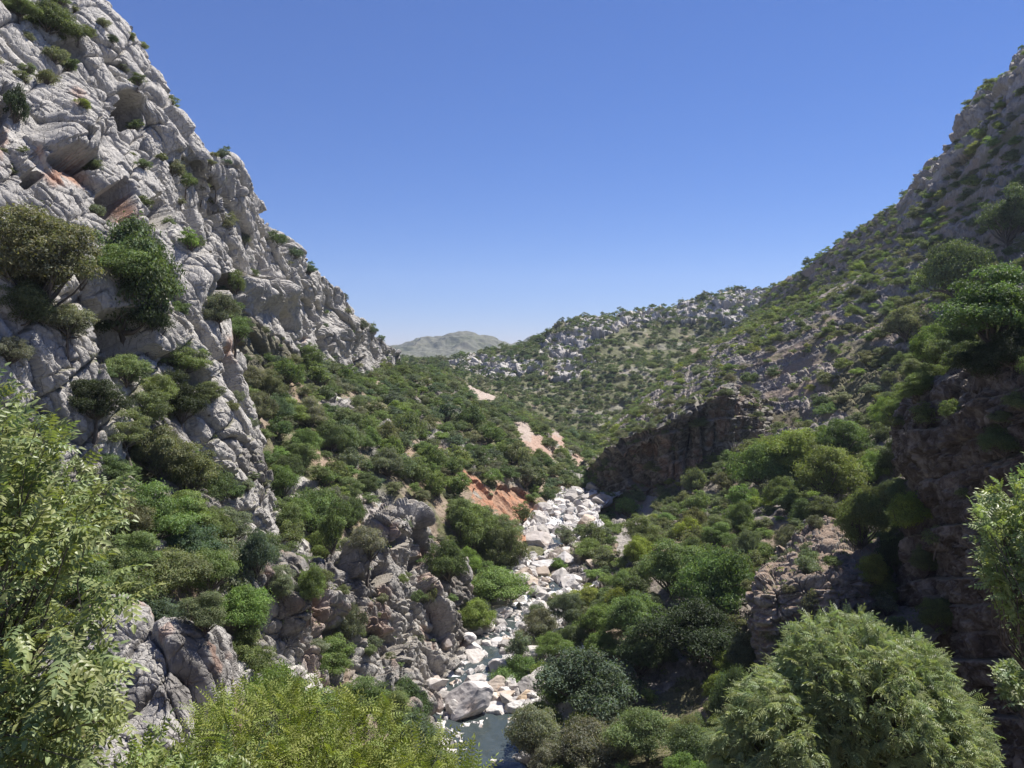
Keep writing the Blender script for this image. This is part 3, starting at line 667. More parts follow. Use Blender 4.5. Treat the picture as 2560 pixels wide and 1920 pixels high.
def bend(a, b, k=5, sag=0.15, r=None):
    r = r or rng; a = np.asarray(a, float); b = np.asarray(b, float)
    t = np.linspace(0, 1, k)[:, None]; L = np.linalg.norm(b - a)
    off = r.normal(0, sag * L, 3) * .6
    return a + (b - a) * t + off * np.sin(t * np.pi) + r.normal(0, .02 * L, (k, 3)) * np.sin(t * np.pi)

def leaves(c, nrm, size, aspect, r, tint_lo=.65, tint_hi=1.35, along=None):
    """rhombus leaves; returns verts, faces, tint"""
    n = len(c); nrm = nrm / (np.linalg.norm(nrm, axis=1, keepdims=True) + 1e-9)
    rnd = r.normal(size=(n, 3)) if along is None else along
    u = rnd - (rnd * nrm).sum(1, keepdims=True) * nrm; u /= np.linalg.norm(u, axis=1, keepdims=True) + 1e-9
    v = np.cross(nrm, u); s = (size * r.uniform(.65, 1.3, n))[:, None]
    V = np.stack([c - u * s, c + v * s * aspect + nrm * s * .12, c + u * s - nrm * s * .15, c - v * s * aspect + nrm * s * .12], 1).reshape(-1, 3)
    f = np.arange(4 * n).reshape(n, 4)
    b = r.uniform(tint_lo, tint_hi, (n, 1)); warm = r.uniform(-.12, .12, (n, 1))
    t = np.concatenate([b * (1 + warm), b, b * (1 - warm), np.ones((n, 1))], 1)
    return V, f, np.repeat(t, 4, 0)

def crown(seed, nclump, per, leaf, squash=.8, spread=1.0, kind='oak'):
    """unit tree: crown about 1 m radius; returns crown (V,F,T) and skeleton (V,F)"""
    r = np.random.default_rng(seed); cc = []
    nl = int(r.integers(4, 8)); lobes = []
    for k in range(nl):
        th = 2 * np.pi * k / nl + r.uniform(-.5, .5); q = r.uniform(.2, .56)
        lobes.append((np.array([math.cos(th) * q * spread, math.sin(th) * q * spread, r.uniform(-.25, .42) * squash]), r.uniform(.3, .52)))
    lobes.append((np.array([r.normal(0, .1), r.normal(0, .1), .45 * squash]), .42))
    for k in range(nclump * 30):
        o, lr = lobes[r.integers(len(lobes))]
        d = r.normal(size=3); d /= np.linalg.norm(d)
        if d[2] < -.55: continue
        p = o + d * lr * r.uniform(.55, 1.05) * np.array([1, 1, squash])
        if any(np.linalg.norm((p - o2) / [1, 1, squash]) < l2 * .45 for o2, l2 in lobes): continue
        if all(np.linalg.norm(p - q) > .15 for q in cc): cc.append(p)
        if len(cc) >= nclump: break
    cc = np.array(cc); cr = r.uniform(.11, .24, len(cc)); tl = r.uniform(.7, 1.25, len(cc))
    C_, N_, TT = [], [], []
    for c, q, tt in zip(cc, cr, tl):
        m = int(per * (q / .18) ** 2 * r.uniform(.6, 1.25))
        d = r.normal(size=(m, 3)); d /= np.linalg.norm(d, axis=1, keepdims=True)
        d[:, 2] = np.where((d[:, 2] < -.2) & (r.random(m) < .7), -d[:, 2], d[:, 2])
        rad = q * (1 - np.abs(r.normal(0, .22, m))) * (1 + .2 * np.sin(5 * d[:, 0] + seed) * np.sin(4 * d[:, 1] + 2))
        stray = r.random(m) < .1; rad = np.where(stray, q * r.uniform(1.05, 1.6, m), rad)
        C_.append(c + d * rad[:, None] * [1.25, 1.25, .7]); N_.append(d * .7 + np.array([0, 0, .55]) + r.normal(0, .55, (m, 3))); TT.append(np.full(m, tt))
    C_ = np.concatenate(C_); N_ = np.concatenate(N_); TT = np.concatenate(TT)
    C_[:, 2] += squash * .5 + .22
    V, f, t = leaves(C_, N_, leaf, .45 if kind == 'oak' else .22, r)
    t[:, :3] *= np.repeat(TT, 4)[:, None]
    base = np.array([0, 0, -.5]); fork = np.array([r.normal(0, .08), r.normal(0, .08), .2])
    paths = [(bend(base, fork, 5, .08, r), np.linspace(.075, .05, 5))]
    for c in cc[:: max(1, len(cc) // 22)]:
        e = c + [0, 0, squash * .5 + .18]
        paths.append((bend(fork, e, 5, .12, r), np.linspace(.038, .008, 5)))
    tv, tf = tubes(paths, 5)
    return (V, f, t), (tv, tf)

LOD = {}
def lod(level, var):
    key = (level, var)
    if key not in LOD:
        nclump, per, leaf = {'A': (75, 330, .027), 'B': (46, 105, .047), 'C': (24, 40, .085)}[level]
        sq = [.8, .7, .95, .75, .62, 1.05][var % 6]; spd = [1, 1.05, .85, 1, 1.1, .8][var % 6]
        (V, f, t), (tv, tf) = crown(100 + var, nclump, per, leaf, sq, spd)
        cm = mesh_np("crown", V, f, LEAF, False, {"tint": t})
        tm = mesh_np("trunk", tv, tf, BARK, True)
        n = len(V); one = mesh_np("tree", np.concatenate([V, tv]), np.concatenate([f, tf + n]), [LEAF, BARK], False,
                                  {"tint": np.concatenate([t, np.ones((len(tv), 4))])}, np.concatenate([np.zeros(len(f)), np.ones(len(tf))]))
        LOD[key] = (cm, tm, one, (V, f, t))
    return LOD[key]

COL = {'dark': (.115, .152, .066), 'deep': (.055, .075, .034), 'mid': (.165, .21, .082), 'bright': (.19, .255, .08), 'yellow': (.25, .29, .075), 'grey': (.195, .212, .138), 'olive': (.17, .195, .095), 'blue': (.12, .16, .10)}
CNAME = {'dark': 'dark green', 'deep': 'blackish green', 'mid': 'mid green', 'bright': 'bright green', 'yellow': 'yellow green', 'grey': 'grey green', 'olive': 'olive green', 'blue': 'blue green'}
def jcol(c, r=.14):
    k = np.array(COL[c]) * [1.0, 1.0, 1.08] * rng.uniform(1 - r, 1 + r); k = k * rng.uniform(.92, 1.08, 3); return (*k, 1)

def put_tree(p, R, H, c, level, var, label, group=None, name='oak_tree', cat='tree', parts=True, lean=0.0):
    """p base, R crown radius, H total height above the base"""
    var %= 6; sq = [.8, .7, .95, .75, .62, 1.05][var]; top = sq * 1.5 + .25
    sc_ = (R, R, H / top); rot = (rng.normal(0, .06), lean + rng.normal(0, .06), rng.uniform(0, 6.28))
    cm, tm, one, _ = lod(level, var); col = jcol(c)
    if parts:
        e = link(name, None, label=label, category=cat, group=group)
        e.location = p; e.rotation_euler = rot; e.scale = sc_
        a = link("crown", cm, e); a.color = col
        link("trunk", tm, e); LAST[0] = e.name
        return e
    o = link(name, one, label=label, category=cat, group=group)
    o.location = p; o.rotation_euler = rot; o.scale = sc_; o.color = col; LAST[0] = o.name
    return o

LAST = ['']
TAKEN = []       # (x, y, z, radius)
def tree_px(cx, cy, wpx, hpx, c, label, name='oak_tree', cat='tree', level=None, group=None, hang=False):
    """a tree whose crown shows at this place in the photograph, rooted where the ground is"""
    for k in range(14):
        hit, n, who = cast(cx, cy + hpx * (.42 - .03 * k))
        if hit: break
    if not hit: return None
    Y = hit.y; R = wpx / F * Y / 2 * (1.3 if wpx > 190 else 1.1); H = hpx / F * Y * 1.08
    if level is None: level = 'A' if wpx > 75 else ('B' if wpx > 28 else 'C')
    TAKEN.append((hit.x, hit.y, hit.z, R))
    p = hit - Vector((0, -R * .15, .25 * min(1, R)))
    return put_tree(p, R, H, c, level, rng.integers(6), label, group, name, cat, parts=wpx > 45)

T = [  # the trees one can point to: crown centre, width, height (photo px), colour, label
    (85, 690, 250, 290, 'olive', 'big grey green oak on the cliff ledge at the left edge of the photo'),
    (315, 735, 225, 330, 'dark', 'biggest dark oak with a shaggy underside on the left cliff ledge'),
    (190, 690, 90, 110, 'olive', 'small oak squeezed between the two big oaks on the left cliff'),
    (160, 810, 130, 100, 'grey', 'grey green bushy oak below the two big oaks of the left cliff'),
    (20, 880, 90, 80, 'grey', 'dull grey green oak left of the bright bald boulder hump'),
    (452, 905, 115, 110, 'mid', 'green oak top leaning on the pale rock column of the left cliff'),
    (455, 1010, 110, 150, 'deep', 'very dark oak under the green one against the pale rock column'),
    (225, 1010, 150, 120, 'deep', 'dark grey shrub like oak just below the bald rock hump'),
    (350, 1045, 130, 120, 'mid', 'light green round oak left of the dark oaks by the rock column'),
    (400, 1140, 140, 140, 'olive', 'olive oak below the light green round oak on the left'),
    (470, 1190, 150, 150, 'olive', 'broad olive oak standing under the pale rock column'),
    (455, 1300, 160, 130, 'bright', 'bright green oak with dark trunk under the pale rock column foot'),
    (570, 1330, 110, 110, 'grey', 'grey green oak right of the bright green oak on the left slope'),
    (320, 1395, 150, 120, 'mid', 'mid green oak behind the leafy branch on the left'),
    (420, 1450, 180, 140, 'mid', 'wide mid green oak over the weathered buttress'),
    (520, 1440, 150, 130, 'mid', 'mid green oak in the middle of the clump above the buttress'),
    (505, 1540, 130, 110, 'olive', 'low olive oak touching the top of the buttress'),
    (610, 1540, 150, 140, 'bright', 'sunlit yellowish oak right of the buttress top'),
    (640, 1400, 100, 140, 'blue', 'slim dark blue green oak above the sunlit yellowish oak'),
    (700, 1480, 90, 110, 'grey', 'thin grey oak on the rubble left of the outcrop'),
    (775, 1470, 80, 100, 'mid', 'small round green oak left of the outcrop foot'),
    (785, 1290, 150, 120, 'mid', 'spreading oak above the rubble slope left of the outcrop'),
    (830, 1345, 60, 130, 'dark', 'narrow dark oak just left of the outcrop'),
    (915, 1375, 105, 110, 'grey', 'grey green bush oak on the shoulder of the outcrop'),
    (875, 1565, 80, 100, 'grey', 'faded grey oak growing from the outcrop front'),
    (1075, 1490, 60, 80, 'olive', 'olive bush oak on the river side of the outcrop'),
    (1180, 1330, 130, 130, 'mid', 'green oak below the red earth scar'),
    (1255, 1390, 115, 130, 'dark', 'dark oak overhanging the left bank pool'),
    (1305, 1290, 60, 65, 'olive', 'round oak standing alone at the foot of the red earth scar'),
    (1120, 1420, 110, 120, 'dark', 'dark oak between the outcrop crest and the left bank'),
    (1415, 1345, 55, 60, 'grey', 'small grey leafless looking tree among the white boulders'),
    (1245, 1480, 170, 100, 'bright', 'bright green willow thicket on the left bank'),
    (1195, 1550, 100, 90, 'yellow', 'pale yellow green willow at the water edge on the left bank'),
    (1450, 1730, 220, 190, 'blue', 'dense blue green oak on the right bank beside the boulder dam'),
    (1350, 1565, 90, 80, 'grey', 'grey green willow on the right bank above the rapids'),
    (1415, 1530, 85, 90, 'grey', 'taller grey willow behind the first grey willow of the right bank'),
    (1300, 1625, 75, 90, 'grey', 'small grey willow nearest the white water on the right bank'),
    (1385, 1620, 90, 70, 'bright', 'bright green low tree right of the small grey willow'),
    (1350, 1680, 60, 50, 'yellow', 'yellow green bush beside the boulders of the right bank'),
    (1465, 1500, 80, 60, 'yellow', 'pale feathery willow by the stream bend on the right bank'),
    (1500, 1560, 110, 90, 'bright', 'bright green oak behind the pale feathery willow'),
    (1480, 1380, 90, 60, 'bright', 'low lime green bush by the gravel at the stream bend'),
    (1580, 1560, 150, 140, 'mid', 'mid green oak in the middle of the right bank wood'),
    (1600, 1650, 150, 130, 'dark', 'dark oak with a shaded foot in the right bank wood'),
    (1690, 1440, 170, 150, 'mid', 'large green oak left of the lit rock shelf'),
    (1790, 1480, 190, 190, 'mid', 'tall leafy oak touching the left end of the lit rock shelf'),
    (1740, 1600, 200, 170, 'deep', 'heavy dark oak below the tall leafy oak of the right bank'),
    (1870, 1650, 130, 120, 'olive', 'spreading oak with visible stems beside the willow dome'),
    (1830, 1760, 110, 170, 'blue', 'blue grey tree beside the left foot of the willow dome'),
    (1620, 1850, 170, 130, 'olive', 'thorny olive bush tree at the bottom edge of the photo'),
    (1480, 1880, 190, 130, 'grey', 'grey green tree at the bottom edge beside the dark pool'),
    (1330, 1850, 150, 150, 'grey', 'grey green tree on the bank of the dark pool'),
    (1740, 1880, 150, 120, 'olive', 'low olive tree at the bottom edge left of the willow dome'),
    (1570, 1275, 60, 60, 'bright', 'round bright oak at the foot of the shaded rock wall'),
    (1610, 1340, 100, 90, 'mid', 'mid green oak beside the gravel fan'),
    (1900, 1180, 150, 130, 'bright', 'bright green oak left of the bright group under the dark cliff'),
    (1990, 1140, 150, 120, 'yellow', 'sunlit yellow green oak above the bright group by the dark cliff'),
    (2080, 1200, 170, 150, 'bright', 'biggest bright green oak beside the dark cliff'),
    (2110, 1110, 130, 110, 'mid', 'green oak on the lit ledge left of the dark cliff'),
    (2150, 1320, 130, 170, 'mid', 'tall oak in front of the dark hollow on the right'),
    (2285, 1290, 130, 110, 'yellow', 'lone yellow green oak lit against the dark cliff'),
    (2180, 1430, 80, 90, 'yellow', 'small yellow green tree on the right end of the rock shelf'),
    (2040, 1520, 60, 90, 'grey', 'thin grey green tree in the shade under the rock shelf'),
    (1960, 1590, 90, 80, 'grey', 'small grey oak in front of the shaded shelf face'),
    (2215, 1045, 80, 95, 'bright', 'round bright oak on top of the dark cliff corner'),
    (2510, 790, 230, 230, 'dark', 'big dark oak leaning in from the right edge of the photo'), (2440, 830, 150, 130, 'dark', 'dark oak left of and below the big dark one at the right edge'),
    (2300, 975, 100, 80, 'mid', 'low oak on the very corner of the dark cliff'), (2385, 880, 120, 100, 'olive', 'olive oak between the lime green oak and the dark rim'), (2540, 880, 150, 120, 'deep', 'blackish oak at the right edge over the dark cliff'),
    (2240, 1160, 90, 110, 'deep', 'dark oak against the left edge of the dark cliff'), (2250, 1400, 110, 120, 'deep', 'dark oak in the hollow at the foot of the dark cliff'), (2230, 1250, 90, 90, 'dark', 'dark oak behind the lone yellow green oak'),
    (2400, 700, 170, 170, 'olive', 'olive oak left of the big dark one at the right edge'),
    (2340, 880, 110, 130, 'bright', 'lime green oak on the rim of the dark cliff'),
    (2460, 920, 150, 120, 'deep', 'shaded oak hanging over the rim of the dark cliff'),
    (2270, 820, 120, 100, 'olive', 'olive oak behind the lime green oak on the rim'),
    (2530, 560, 150, 150, 'dark', 'dark oak on the steep slope at the right edge under the crest'),
]
T += [(250, 805, 150, 150, 'deep', 'blackish oak mass under the left side of the biggest dark oak'), (355, 820, 130, 150, 'deep', 'blackish oak mass under the right side of the biggest dark oak'),
      (50, 770, 150, 130, 'dark', 'dark oak under the big grey green oak at the left edge'), (90, 600, 190, 120, 'olive', 'crown of an oak behind the big grey green oak at the left edge'),
      (300, 670, 190, 120, 'mid', 'lighter crown behind the top of the biggest dark oak')]
S = [  # bushes on the crags
    (110, 55, 130, 90, 'olive', 'wide olive bush at the top left corner of the cliff'), (165, 100, 80, 60, 'deep', 'dark bush in the gully near the top of the left cliff'),
    (130, 140, 66, 50, 'grey', 'grey bush below the gully of the left cliff'), (32, 270, 62, 110, 'deep', 'tall dark bush by the crack at the left edge'),
    (202, 256, 48, 28, 'yellow', 'low yellowish cushion bush on the bare left cliff'), (276, 98, 34, 30, 'deep', 'dark bush on the skyline near the cliff top'),
    (190, 80, 60, 40, 'olive', 'olive bush right of the dark gully bush'), (40, 20, 90, 50, 'olive', 'olive bush cut by the top edge of the photo'),
    (432, 425, 74, 50, 'grey', 'grey green bush at the saddle between the two crags'), (462, 455, 60, 50, 'mid', 'green bush below the saddle between the crags'),
    (535, 455, 60, 60, 'dark', 'dark bush right of the saddle on the second crag'), (500, 470, 56, 60, 'grey', 'grey bush in the gully between the crags'), (530, 500, 44, 34, 'dark', 'small dark bush lower in the gully'),
    (566, 403, 32, 16, 'blue', 'bluish bush on the first skyline notch of the second crag'), (525, 405, 30, 20, 'grey', 'tiny bush where the two crags meet the sky'),
    (470, 605, 60, 70, 'bright', 'greenest bush on the rock between the two crags'), (572, 560, 46, 56, 'grey', 'grey bush on the mid face of the second crag'),
    (610, 600, 40, 44, 'grey', 'small grey bush beside the big hollow on the second crag'), (680, 602, 62, 46, 'dark', 'dark bush in the upper right gully of the second crag'),
    (727, 635, 50, 34, 'blue', 'bluish bush right of the dark gully bush on the second crag'), (772, 675, 50, 36, 'blue', 'bluish bush near the right skyline of the second crag'),
    (700, 563, 26, 16, 'blue', 'little bush on the skyline step of the second crag'), (770, 612, 24, 16, 'blue', 'little bush on the lower skyline step of the second crag'),
    (905, 815, 36, 30, 'blue', 'bluish tree on the right skyline of the second crag'), (930, 828, 30, 26, 'blue', 'second bluish tree lower on that right skyline'), (952, 846, 24, 22, 'blue', 'lowest bluish tree on that right skyline'),
    (870, 780, 24, 30, 'grey', 'small bush hugging the right skyline of the second crag'), (865, 745, 20, 24, 'grey', 'tiny bush on the upper right skyline of the second crag'),
    (545, 780, 90, 90, 'grey', 'grey green bush in the gully under the second crag'), (580, 830, 100, 90, 'mid', 'green bush lower in the gully under the second crag'), (590, 710, 50, 70, 'mid', 'dark green bush left of the big hollow'),
]
for cx, cy, w_, h_, c, lb in T: tree_px(cx, cy, w_, h_, c, lb, name='willow_tree' if 'willow' in lb else 'oak_tree')
for cx, cy, w_, h_, c, lb in S: tree_px(cx, cy, w_, h_, c, lb, name='bush', cat='bush')

# ------------------------------------------------------------------ wooded slopes: scattered by spacing on the ground
def zone(Y, px, py, who):
    if who == 'far_hillside': return ('on the rocky ridge of the far hillside' if py < 900 else 'on the far hillside that closes the valley'), 'trees on the far hillside'
    if who == 'mountainside':
        if py < 700: return 'high on the steep right mountainside under the crest', 'trees high on the right mountainside'
        if px > 1950 and py < 1060: return 'on the open ledges of the right mountainside', 'trees on the ledges of the right mountainside'
        if py < 1150: return 'on the stepped ledges above the shaded rock wall', 'trees above the shaded rock wall'
        return 'in the wood on the right bank', 'trees of the right bank wood'
    if who == 'wooded_slope':
        if px < 640: return 'on the left slope below the big cliff', 'trees below the big cliff'
        if py < 1060 and px < 1020: return 'at the foot of the second crag', 'trees at the foot of the second crag'
        if px < 1130: return 'on the left slope above the outcrop', 'trees above the outcrop'
        if Y > 330: return 'in the far end of the left slope', 'trees at the far end of the left slope'
        return 'around the red earth scars', 'trees around the red earth scars'
    if who in ('cliff', 'crag'): return ('on the big cliff' if who == 'cliff' else 'on the second crag'), 'bushes on the ' + ('big cliff' if who == 'cliff' else 'second crag')
    if who == 'rock_wall': return 'on top of the shaded rock wall', 'trees on the shaded rock wall'
    if who == 'outcrop': return 'on the jagged outcrop', 'bushes on the jagged outcrop'
    return 'on the shaded ground at the right', 'trees on the shaded ground'
class Grid:
    def __init__(s, cell): s.c = cell; s.d = {}
    def ok(s, p, r):
        k = tuple((p // s.c).astype(int))
        for a in (-1, 0, 1):
            for b in (-1, 0, 1):
                for c in (-1, 0, 1):
                    for q, rr in s.d.get((k[0] + a, k[1] + b, k[2] + c), ()):
                        if np.dot(p - q, p - q) < ((r + rr) * s.f) ** 2: return False
        s.d.setdefault(k, []).append((p, r)); return True
GR = Grid(8.0); GR.f = .74
for x, y, z, r in TAKEN: GR.d.setdefault(tuple((np.array([x, y, z]) // 8).astype(int)), []).append((np.array([x, y, z]), min(r, 5)))
CAND = []
RIVCLEAR = [(1060, 2000), (1080, 1760), (1090, 1600), (1180, 1540), (1300, 1440), (1290, 1380), (1330, 1300), (1380, 1240), (1500, 1220), (1520, 1250), (1450, 1320), (1490, 1400), (1480, 1440), (1420, 1500), (1380, 1570), (1360, 1640), (1350, 1760), (1340, 2000)]
OUTCLEAR = [(640, 1560), (760, 1440), (860, 1360), (930, 1260), (1070, 1260), (1110, 1380), (1190, 1500), (1090, 1620), (1080, 1850), (900, 1900), (700, 1760)]
BUTCLEAR = [(240, 1560), (560, 1560), (600, 1700), (760, 1640), (820, 1740), (560, 1760), (480, 1900), (240, 1900)]
def scatter(who, tries, rmin, rmax, dens, colours, steep=0.25, f=.74):
    g, n2, m = PATCH[who]; GR.f = f
    area = np.linalg.norm(np.cross(np.gradient(g, axis=1), np.gradient(g, axis=0)), axis=-1).ravel(); area /= area.sum()
    pick = rng.choice(area.size, tries, p=area)
    G = g.reshape(-1, 3)[pick]; N = n2.reshape(-1, 3)[pick]; M = m.reshape(-1, 4)[pick]
    px, py = proj(G); D = dens(G, px, py, M, N)
    up = rmax * .7 * F / np.maximum(G[:, 1], 20)
    D = D * np.where(poly_any(px, py, [RIVCLEAR]) | poly_any(px, py - up, [RIVCLEAR]), .02, 1.0)
    if who != 'outcrop': D = D * np.where(poly_any(px, py - up * .8, [OUTCLEAR, BUTCLEAR]) | poly_any(px, py, [OUTCLEAR]), .06, 1.0)
    for k in range(tries):
        if not (-60 < px[k] < 2620 and -40 < py[k] < 2050) or G[k, 1] < 30: continue
        if N[k, 2] < steep or rng.random() > D[k]: continue
        R = rng.uniform(rmin, rmax) * (1 if rng.random() < .8 else 1.25)
        if not GR.ok(G[k], R): continue
        if not visible(G[k], R * 1.1): continue
        cs = colours; c = cs[rng.integers(len(cs))]
        CAND.append((R / G[k, 1], G[k], R, c, who, px[k], py[k]))
def d_slope(G, px, py, M, N):
    bare = poly_any(px, py - 8, SCARS + SCREE) | poly_any(px, py, [ROCKS3[0], ROCKS3[1]])
    d = np.where(M[:, 0] > .9, .35, 1.0) * (.55 + .45 * (fbm(G, 18, 2, 301) > -.45)); d = np.where(poly_any(px, py, ROCKS3[3:]), .25, d)
    for k in (14, 28, 42):
        for j in (-14, 0, 14): bare |= poly_any(px + j, py - k, SCARS)
    return np.where(bare, 0.0, d)
def d_far(G, px, py, M, N):
    rk = poly_any(px, py, ROCKS4); low = smooth(800, 1000, py + .2 * (1500 - px))
    cl = smooth(-.5, .25, fbm(G, 30, 3, 303)); return np.where(rk, .16, (.35 + .65 * low) * (.35 + .65 * cl))
def d_right(G, px, py, M, N):
    wood = smooth(1060, 1200, py + .10 * (px - 1700)); bare = poly_any(px, py, GRAVEL) | poly_any(px, py, [GRASSY[0]])
    sky_ = np.interp(px, [1900, 1990, 2060, 2200, 2280, 2340, 2450, 2560, 2700], [740, 690, 625, 550, 500, 370, 240, 130, 20])
    d = .75 + .25 * wood; d = np.where((px > 2240) & (py < sky_ + 70), .18, d)
    band = smooth(-.2, .3, fbm(G @ np.diag([1, .5, 1.5]), 20, 2, 302))
    d = d * (wood + (1 - wood) * (.5 + .5 * band))
    f = (bedcoord(G) + 2.2 * fbm(G, 22, 3, 111)) / 9.0; f = f - np.floor(f)
    d = d * np.where((f > .6) & (wood < .6) & (py > 820), .3, 1) * np.where(inpoly(px, py, LEDGES), .45, 1)
    return np.where(bare, .04, d)
scatter('wooded_slope', 9000, 1.5, 3.4, d_slope, ['dark', 'dark', 'mid', 'mid', 'blue', 'grey', 'olive', 'bright'], .2, .58)
scatter('mountainside', 22000, 1.1, 3.2, d_right, ['dark', 'mid', 'mid', 'olive', 'olive', 'grey', 'bright', 'yellow'], .2, .6)
scatter('far_hillside', 26000, 1.4, 3.9, d_far, ['blue', 'dark', 'dark', 'grey', 'mid'], .2, .56)
scatter('cliff', 1500, .5, 1.5, lambda G, px, py, M, N: np.where((py > 900) | (py < 200), .7, .25), ['grey', 'olive', 'dark'], .62)
scatter('cliff', 2500, 1.2, 2.4, lambda G, px, py, M, N: .8 * ((py > 930) & (px < 560)), ['grey', 'olive', 'dark', 'mid'], .35)
scatter('crag', 2200, .7, 1.9, lambda G, px, py, M, N: .15 + .85 * (M[:, 0] < .6), ['grey', 'blue', 'dark'], .5)
scatter('outcrop', 900, .5, 1.3, lambda G, px, py, M, N: .5 + 0 * px, ['grey', 'olive', 'mid'], .45)
scatter('rock_wall', 2600, .8, 2.2, lambda G, px, py, M, N: .6 + 0 * px, ['grey', 'dark', 'olive'], .55)
scatter('rock_shelf', 300, .5, 1.4, lambda G, px, py, M, N: .4 + 0 * px, ['grey', 'olive', 'mid'], .5)
scatter('shaded_cliff', 1500, .7, 2.0, lambda G, px, py, M, N: .8 + 0 * px, ['dark', 'olive', 'mid'], .32)
LM = [(110, 830, 'the bald rock hump'), (400, 1700, 'the weathered buttress'), (590, 1100, 'the pale rock column'), (990, 1310, 'the outcrop crest'), (700, 1700, 'the rubble patch'), (720, 1250, 'the broken rock bands'),
      (1250, 1240, 'the red earth scar'), (1320, 1090, 'the pinkish scree'), (1190, 970, 'the bare spur'), (860, 1010, 'the white slope rock'), (885, 1140, 'the upright grey rock'), (1040, 1005, 'the white rock tongue'),
      (750, 830, 'the dark crag hollows'), (570, 700, 'the big crag hollow'), (470, 420, 'the crag saddle'), (330, 260, 'the upper overhang'), (290, 500, 'the orange cave'), (100, 60, 'the top left gully'),
      (1350, 1430, 'the long pale block'), (1300, 1550, 'the stream bend'), (1230, 1740, 'the boulder dam'), (1430, 1300, 'the upper stream bed'), (1590, 1310, 'the gravel fan'), (1500, 1150, 'the wall low end'), (1640, 1030, 'the shaded rock wall'), (1820, 950, 'the wall high end'),
      (2000, 1450, 'the lit rock shelf'), (2150, 1560, 'the willow dome'), (1700, 1750, 'the grassy patch'), (2230, 1000, 'the dark cliff corner'), (2450, 860, 'the dark cliff rim'), (2050, 1050, 'the broad lit ledges'), (1930, 730, 'the skyline notch'), (2120, 620, 'the skyline step'),
      (2290, 500, 'the dark skyline crag'), (2450, 300, 'the high skyline crags'), (2530, 600, 'the edge scree'), (2300, 750, 'the pale scree strips'), (1600, 800, 'the white ridge crag'), (1380, 860, 'the far left crag'), (1700, 950, 'the far hollow'), (1450, 1020, 'the valley bottom'), (1850, 740, 'the white ridge end')]
def whereis(px, py):
    k = min(LM, key=lambda q: (q[0] - px) ** 2 + (q[1] - py) ** 2); dx, dy = px - k[0], py - k[1]; d = math.hypot(dx, dy)
    if d < 38: return 'right at ' + k[2]
    far = ''
    if abs(dx) > 2 * abs(dy): return far + ('right of ' if dx > 0 else 'left of ') + k[2]
    if abs(dy) > 2 * abs(dx): return far + ('below ' if dy > 0 else 'above ') + k[2]
    return far + ('below' if dy > 0 else 'above') + ' and ' + ('right of ' if dx > 0 else 'left of ') + k[2]
NAMED = []
ORD = ['first', 'second', 'third', 'fourth', 'fifth', 'sixth', 'seventh', 'eighth', 'ninth', 'tenth', 'eleventh', 'twelfth', 'thirteenth', 'fourteenth', 'fifteenth', 'sixteenth', 'seventeenth', 'eighteenth', 'nineteenth', 'twentieth']
def settle():
    by = {}
    for o, px, lb in NAMED: by.setdefault(lb, []).append((px, o))
    for lb, L in by.items():
        L.sort(key=lambda q: q[0])
        for k, (px, o) in enumerate(L): o['label'] = lb if len(L) == 1 else f"{lb}, {ORD[min(k, 19)]} from the left"
CAND.sort(key=lambda c: -c[0])
nt_ = 0; nb_ = 0; rest = []
for k, (s, p, R, c, who, px, py) in enumerate(CAND):
    bush = who in ('cliff', 'crag', 'outcrop', 'rock_shelf') or R < 1.45
    if (bush and nb_ >= 190) or (not bush and nt_ >= 230): rest.append((s, p, R, c)); continue
    wh, gp = zone(p[1], px, py, who)
    size = ('small' if s < .011 else 'middling' if s < .018 else 'broad')
    wpx = 2 * s * F; lvl = 'A' if wpx > 85 else 'B' if wpx > 26 else 'C'
    if bush:
        nb_ += 1; put_tree(Vector(p) - Vector((0, 0, .25 * R)), R, R * 1.6, c, lvl, rng.integers(6), '', gp.replace('trees', 'bushes'), 'bush', 'bush', parts=wpx > 60); NAMED.append((bpy.data.objects[LAST[0]], px, f"{size} {CNAME[c]} bush {whereis(px, py)}"))
    else:
        nt_ += 1; put_tree(Vector(p) - Vector((0, 0, .2 * R)), R, R * rng.uniform(1.7, 2.2), c, lvl, rng.integers(6), '', gp, 'oak_tree', 'tree', parts=wpx > 60); NAMED.append((bpy.data.objects[LAST[0]], px, f"{size} {CNAME[c]} oak {whereis(px, py)}"))
print("candidates", len(CAND), "trees", nt_, "bushes", nb_)

DEAD, _n, _b = newmat("dead_wood"); _b.inputs["Roughness"].default_value = .9
_n.links.new(ramp_n(_n, noise_n(_n, node(_n, "ShaderNodeTexCoord").outputs["Object"], 5, 4), [(.3, (.22, .20, .18)), (.7, (.42, .39, .35))]), _b.inputs["Base Color"])
def dead_px(cx, cy, wpx, hpx, var, label):
    hit, n, who = cast(cx, cy + hpx * .4)
    if not hit: return
    src = lod('A', var)[1]; me = src.copy(); me.materials.clear(); me.materials.append(DEAD)
    o = link("dead_tree", me, label=label, category="dead tree"); Y = hit.y
    o.location = hit; o.scale = (wpx / F * Y * .62, wpx / F * Y * .62, hpx / F * Y * .8); o.rotation_euler = (.25, .3, cx % 6)
for a in [(2075, 1262, 90, 60, 1, 'bleached dead branches above the bright oaks by the dark cliff'), (1705, 1815, 50, 80, 2, 'pale dead snag on the grassy patch left of the willow dome'),
          (1545, 1745, 60, 60, 3, 'grey leafless shrub right of the dense blue green oak'), (720, 1600, 60, 60, 4, 'dry bare shrub on the rubble left of the outcrop'), (1830, 1120, 60, 50, 5, 'dead bush on the ledge right of the shaded rock wall'),
          (2330, 690, 70, 50, 0, 'bare twiggy tree on the pale scree of the right slope'), (650, 1240, 60, 50, 2, 'bare grey tree on the broken bands of the left slope')]: dead_px(*a)

